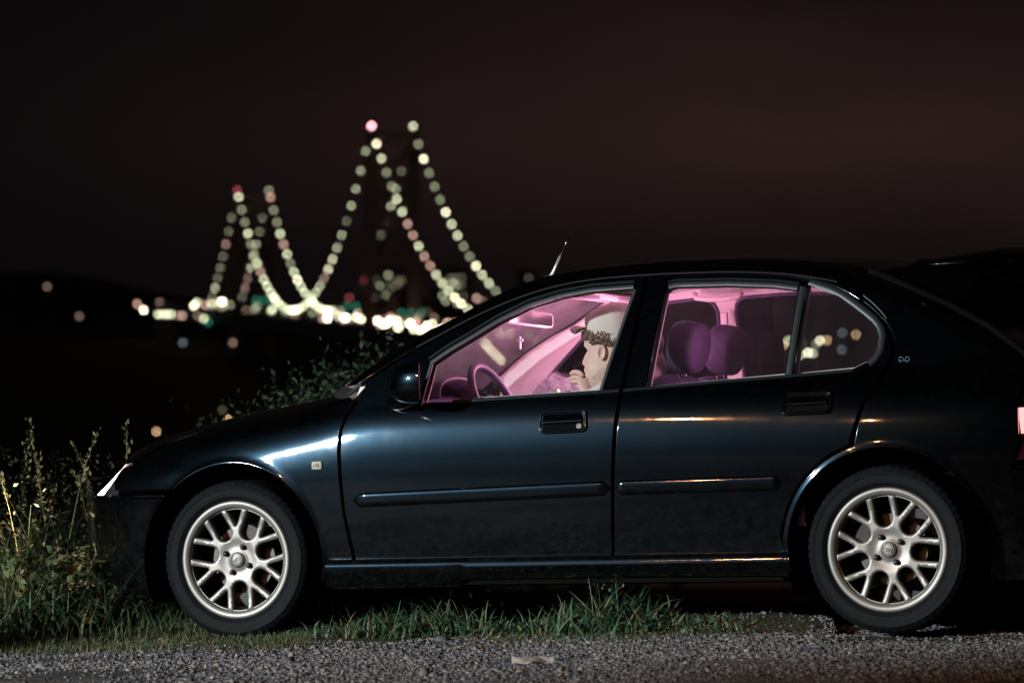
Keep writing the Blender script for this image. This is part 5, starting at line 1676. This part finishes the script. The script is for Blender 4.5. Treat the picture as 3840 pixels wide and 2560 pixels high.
for s in (-1, 1):
    ts = np.arange(ends[0], ends[1] + 1, 14.0)
    mb = MB(); mb.tube([(t, s * HALF, max(cable_z(t), deck_z(t))) for t in ts], .35, 6); mb.build("main_cable", STEEL, bridge)
    mb = MB()
    for t in ts:
        if cable_z(t) > deck_z(t) + 2: mb.tube([(t, s * HALF, deck_z(t)), (t, s * HALF, cable_z(t))], .08, 4, caps=False)
    o = mb.build("hanger_rope", STEEL, bridge, smooth=False); o["kind"] = "stuff"
mb = MB(); ts = np.arange(-760, SPAN + 800, 30.0)
mb.grid([[(t, y, deck_z(t) + h) for y, h in ((-12, 0), (12, 0), (12, -1), (10, -10), (-10, -10), (-12, -1))] for t in ts], wrap_v=True); mb.build("deck", CONC, bridge, smooth=False)
for t in (-700, -600, -500, -400, SPAN + 350, SPAN + 450, SPAN + 550, SPAN + 650):
    for s in (-1, 1): MB().box((t, s * 7, deck_z(t) / 2 - 6), (4, 3, deck_z(t) - 9)).build("pier", CONC, bridge, smooth=False)
lr = random.Random(11)
def dist(t, y): p = NB + D * t; return p.y
kinds = ['green_white'] * 9 + ['white'] * 3 + ['pink'] * 2 + ['dim'] * 3
for s in (-1, 1):
    t = -19.3
    while t > -390:
        if cable_z(t) > deck_z(t) + 1: globe("cable_lamp", lr.choice(kinds + ['white'] * 3), LK * dist(t, s), (t, s * HALF, cable_z(t) + 1), bridge)
        t -= 19.3
    t = 22.0; k = 0
    while t < SPAN - 10:
        kd = lr.choice(kinds)
        if s < 0 and 138 < t < 330: kd = None                 # lamps out on the far side of the span
        if s < 0 and 110 < t <= 138: kd = 'dim'
        if kd and t > SPAN * .52 and lr.random() < .35: kd = 'dim'
        if kd and t > SPAN * .52 and s < 0 and False: kd = None
        if kd: globe("cable_lamp", kd, LK * dist(t, s), (t, s * HALF, cable_z(t) + 1), bridge)
        t += 20.5
    t = SPAN + 18
    while t < SPAN + 320 and cable_z(t) > deck_z(t) + 1:
        globe("cable_lamp", lr.choice(['green_white', 'dim', 'dim', 'pink', 'dim']), LK * dist(t, s), (t, s * HALF, cable_z(t) + 1), bridge); t += 20.5
    for t0, kk in ((0, ('beacon' if s > 0 else 'green_white', 'white' if s > 0 else 'dim')), (SPAN, ('red' if s > 0 else 'dim', 'white' if s > 0 else 'green_white'))):
        globe("tower_lamp", kk[0], LK * dist(t0, 0) * (1.25 if kk[0] == 'beacon' else 1), (t0, s * HALF, ZT + 2.4), bridge)
        globe("tower_lamp", kk[1], LK * dist(t0, 0), (t0 + 2, s * HALF - .8, ZT - 2.0), bridge)
globe("tower_lamp", 'red', LK * 2200, (2, HALF + 3.5, deck_z(0) + 24), bridge)
# lamps and headlamps along the roadway
t = -335
while t < SPAN + 420:
    near_ = t < 268
    for s in (-1, 1):
        if lr.random() < ((.85 if t < 60 else .66) if near_ else .36):
            kd = lr.choice(['white', 'hot', 'white', 'pink', 'green_white', 'white'] if near_ else ['dim', 'brown', 'dim', 'brown', 'green_white'])
            globe("deck_lamp", kd, LK * dist(t, s), (t + lr.uniform(-6, 6), s * lr.uniform(3, 11), deck_z(t) + lr.uniform(.6, 3.0)), bridge)
        if near_ and lr.random() < .34:
            globe("deck_lamp", lr.choice(['pink', 'brown', 'pink', 'red']), LK * dist(t, s), (t + lr.uniform(-9, 9), s * lr.uniform(3, 11), deck_z(t) + lr.uniform(1.5, 6.0)), bridge)
    t += 21
for t0, y0, h0 in ((-70, 0, 8), (150, 0, 9), (640, 0, 8)):
    gt = MB(); gt.tube([(t0, -11, deck_z(t0)), (t0, -11, deck_z(t0) + h0 + 2), (t0, 11, deck_z(t0) + h0 + 2), (t0, 11, deck_z(t0))], .35, 6)
    g_ = gt.build("sign_gantry", STEEL, bridge)
    for y in (-5, 0, 5): globe("lane_signal", 'green', LK * dist(t0, 0), (t0, y, deck_z(t0) + h0), bridge)

# ------------------------------------------------------------------ street lamps on the far slopes and shores
POLE = principled("lamp_post_steel", (.08, .08, .08), .6)
def street_lamp(x, y, z, kind, lb, k=1.0, grp="street lamps across the valley"):
    g0 = float(terrain(x, y)); base = min(g0, z - 3)
    root = empty("street_lamp", (x, y, base)); tag(root, lb, "street lamp", grp)
    h = z - base; r = LK * y * k
    mb = MB(); mb.tube([(0, 0, 0), (0, 0, h + r * .6)], [max(.12, .00004 * y)] * 2, 6); mb.tube([(0, 0, h + r * .6), (0, -r * .5, h + r * 1.1)], [max(.08, .00003 * y)] * 2, 6); mb.build("post", POLE, root)
    globe("lamp_head", kind, r, (0, -r * .5, h), root)
    return root
for x, y, z, kd, lb, k in [
    (-272.4, 2500, 62.6, 'brown', "lone faint lamp highest on the dark slope at far left", .9), (-233.3, 2300, 41.7, 'brown', "lone faint lamp lower on the dark slope at far left", .9),
    (-289.9, 3300, 68.9, 'pink', "leftmost lamp of the bright group beyond the bridge's far end", 1), (-280.6, 3250, 63.2, 'hot', "bright low lamp in the group beyond the bridge's far end", .8), (-276.9, 3350, 71.0, 'pink', "right lamp of the bright group beyond the bridge's far end", 1),
    (-115.7, 1500, 18.2, 'blue', "faint grey lamp on the dark slope below the bridge's far end", .9), (-98.1, 1500, 18.2, 'brown', "faint brown lamp on the dark slope below the far tower", 1),
    (-25.0, 300, -1.9, 'amber', "single yellow lamp close above the front of the bonnet", 1.05), (-21.3, 320, -1.2, 'amber', "yellow lamp half hidden behind the bonnet's edge", 1.05), (-22.4, 330, -.5, 'faint', "very faint lamp above the half hidden one", 1.1),
    (76.4, 1200, 14.1, 'amber', "orange lamp left of the rear window divider", 1), (81.0, 1250, 15.9, 'green_white', "pale green lamp touching the rear window divider", 1), (88.5, 1300, 16.0, 'faint', "very faint lamp right of the rear window divider", 1),
    (92.6, 1300, 15.5, 'dim', "dim lamp low beside the bright pair in the quarter window", 1), (86.6, 1200, 15.3, 'white', "bright white lamp of the pair in the quarter window", 1), (90.1, 1220, 15.7, 'amber', "yellowish right lamp of the pair in the quarter window", 1),
    (108.4, 1400, 20.3, 'blue', "grey upper lamp in the quarter window", 1), (100.8, 1250, 17.7, 'amber', "rightmost amber lamp in the quarter window", .9), (85.0, 1100, 11.8, 'blue', "grey lower lamp in the quarter window", 1),
    (69.4, 1000, 10.1, 'white', "lowest bright lamp in the quarter window", 1.1), (71.1, 1050, 10.1, 'green_white', "pale lamp touching the lowest bright one", 1), (72.6, 1030, 10.2, 'green_white', "pale lamp behind the lowest bright one", 1),
    (291.6, 2600, 63.7, 'faint', "faint left lamp of the pair under the spoiler", 1.2), (303.4, 2650, 64.7, 'dim', "middle faint lamp under the spoiler", .9), (319.3, 2700, 65.6, 'dim', "right faint lamp under the spoiler", .9),
    (14.1, 900, 8.7, 'pink', "pinkish lamp beside the driver's face", 1),
    (-9.3, 1500, 17.7, 'blaze', "bright lamp seen through the windscreen's lower middle", 1), (-5.5, 1480, 13.5, 'blaze', "bright lamp right below it through the windscreen", 1), (-3.7, 1400, 11.2, 'blaze', "lowest bright lamp through the windscreen", 1), (-7.4, 1490, 15.6, 'blaze', "middle bright lamp through the windscreen", 1),
    (4.0, 1450, 13.0, 'green_bright', "green lamp seen through the windscreen left of the cross", 1), (2.0, 1450, 11.5, 'green_bright', "lower green lamp seen through the windscreen", 1), (6.4, 1600, 22.1, 'green_bright', "upper pale lamp through the windscreen by the mirror", 1), (8.9, 1550, 19.1, 'green_bright', "lower pale lamp through the windscreen by the mirror", 1)]:
    street_lamp(x, y, z, kd, lb, k)
# the junction lights round the bridge's far end
def shore_lamp(dx, dz, L): return dx * L, L, CAM_Z + dz * L
for i, (dx, dz, L, kd, lb) in enumerate([
    (-.0746, .0202, 3150, 'white', "white lamp left of the brightest at the far abutment"), (-.0720, .0204, 3100, 'pink', "pink lamp next to it at the far abutment"), (-.0705, .0207, 3120, 'white', "lamp overlapping the far end of the cable lamps"),
    (-.0680, .0212, 3130, 'hot', "brightest lamp of the far abutment"), (-.0807, .0179, 3200, 'brown', "left brown lamp of the row below the far abutment"), (-.0784, .0179, 3180, 'brown', "middle brown lamp of the row below the far abutment"), (-.0773, .0179, 3170, 'pink', "right brown lamp of the row below the far abutment"),
    (-.0737, .0178, 3100, 'brown', "dull lamp under the far abutment"), (-.0722, .0172, 3080, 'green_white', "pale lamp low under the far abutment"), (-.0712, .0164, 3060, 'green', "green signal lowest under the far abutment"), (-.0660, .0178, 3060, 'green_white', "pale green lamp left of the far tower's foot"), (-.0655, .0177, 3050, 'green', "green signal by the far tower's foot")]):
    x, y, z = shore_lamp(dx, dz, L); street_lamp(x, y, z, kd, lb, 1.0, "lamps round the bridge's far end")
# a floodlit wall among them and apartment blocks up the far hill
def block(x, y, z, wd, h, dp, wins, lb, wall_mat=CONC):
    g0 = min(float(terrain(x, y)), z - 2) - 2
    root = empty("apartment_block", (x, y, g0)); tag(root, lb, "building", "lit buildings on the far hill")
    H = z + h / 2 + 4 - g0
    mb = MB(); mb.box((0, dp / 2, H / 2), (wd, dp, H)); mb.build("wall", wall_mat, root, smooth=False)
    mb = MB(); mb.box((0, dp / 2, H + .4), (wd + .8, dp + .8, .8)); mb.build("roof", CONC, root, smooth=False)
    for wx, wz, kd, sz in wins:
        mb = MB(); r = LK * y * sz; mb.box((wx, -.15, z + wz - g0), (r * 1.8, .3, r * 1.8)); mb.build("lit_window", LM[kd], root, smooth=False)
block(-268.8, 3300, 61, 16, 9, 8, [(-5, 0, 'green_white', .9), (-1.6, 0, 'green_white', .9), (1.8, 0, 'green_white', .9), (5, 0, 'green_white', .9)], "low floodlit building among the lamps beyond the far end")
hill = [(-108.7, 95.3, 3), (-99.6, 96.4, 5), (-94.8, 90.9, 4), (-103.2, 86.1, 4), (-51.8, 94.5, 5), (-43.3, 93.4, 4), (-60.2, 78.0, 3), (-76.4, 69.9, 3), (-121.6, 78.0, 2), (-45.6, 78.0, 3), (12.5, 92.0, 2)]
hl_lb = ["dim lit block highest left on the far hill", "dim lit block beside the near tower on the far hill", "lower dim block right of the near tower", "dim block just below the highest ones", "dim block between the two cable strings", "dim block right of the inner cable string",
         "faint block low between the cables", "faint block above the roadway's green signals", "faint small block left of the near tower", "faint block behind the last cable lamps", "faint block right above the car's roof line"]
for (hx, hz_, n), lb in zip(hill, hl_lb):
    block(hx, 3600, hz_, 16, 14, 10, [(lr.uniform(-6, 6), lr.uniform(-5, 5), lr.choice(['faint', 'faint', 'faint', 'dim']), 1.0) for _ in range(n)], lb)
for dx, dz, L, kd, lb in [(-.0236, .0210, 2600, 'pink', "pinkish lamp above the green signals near the near tower"), (-.0083, .0220, 2500, 'pink', "pinkish lamp right before the windscreen pillar"), (-.0069, .0212, 2500, 'brown', "brown lamp overlapping the pinkish one by the pillar"),
                        (-.0381, .0220, 2700, 'red', "red lamp above the roadway left of the near tower"), (-.0403, .0190, 2650, 'dim', "dim lamp above the roadway below the red one")]:
    x, y, z = shore_lamp(dx, dz, L); street_lamp(x, y, z, kd, lb, 1.0, "lamps behind the roadway")
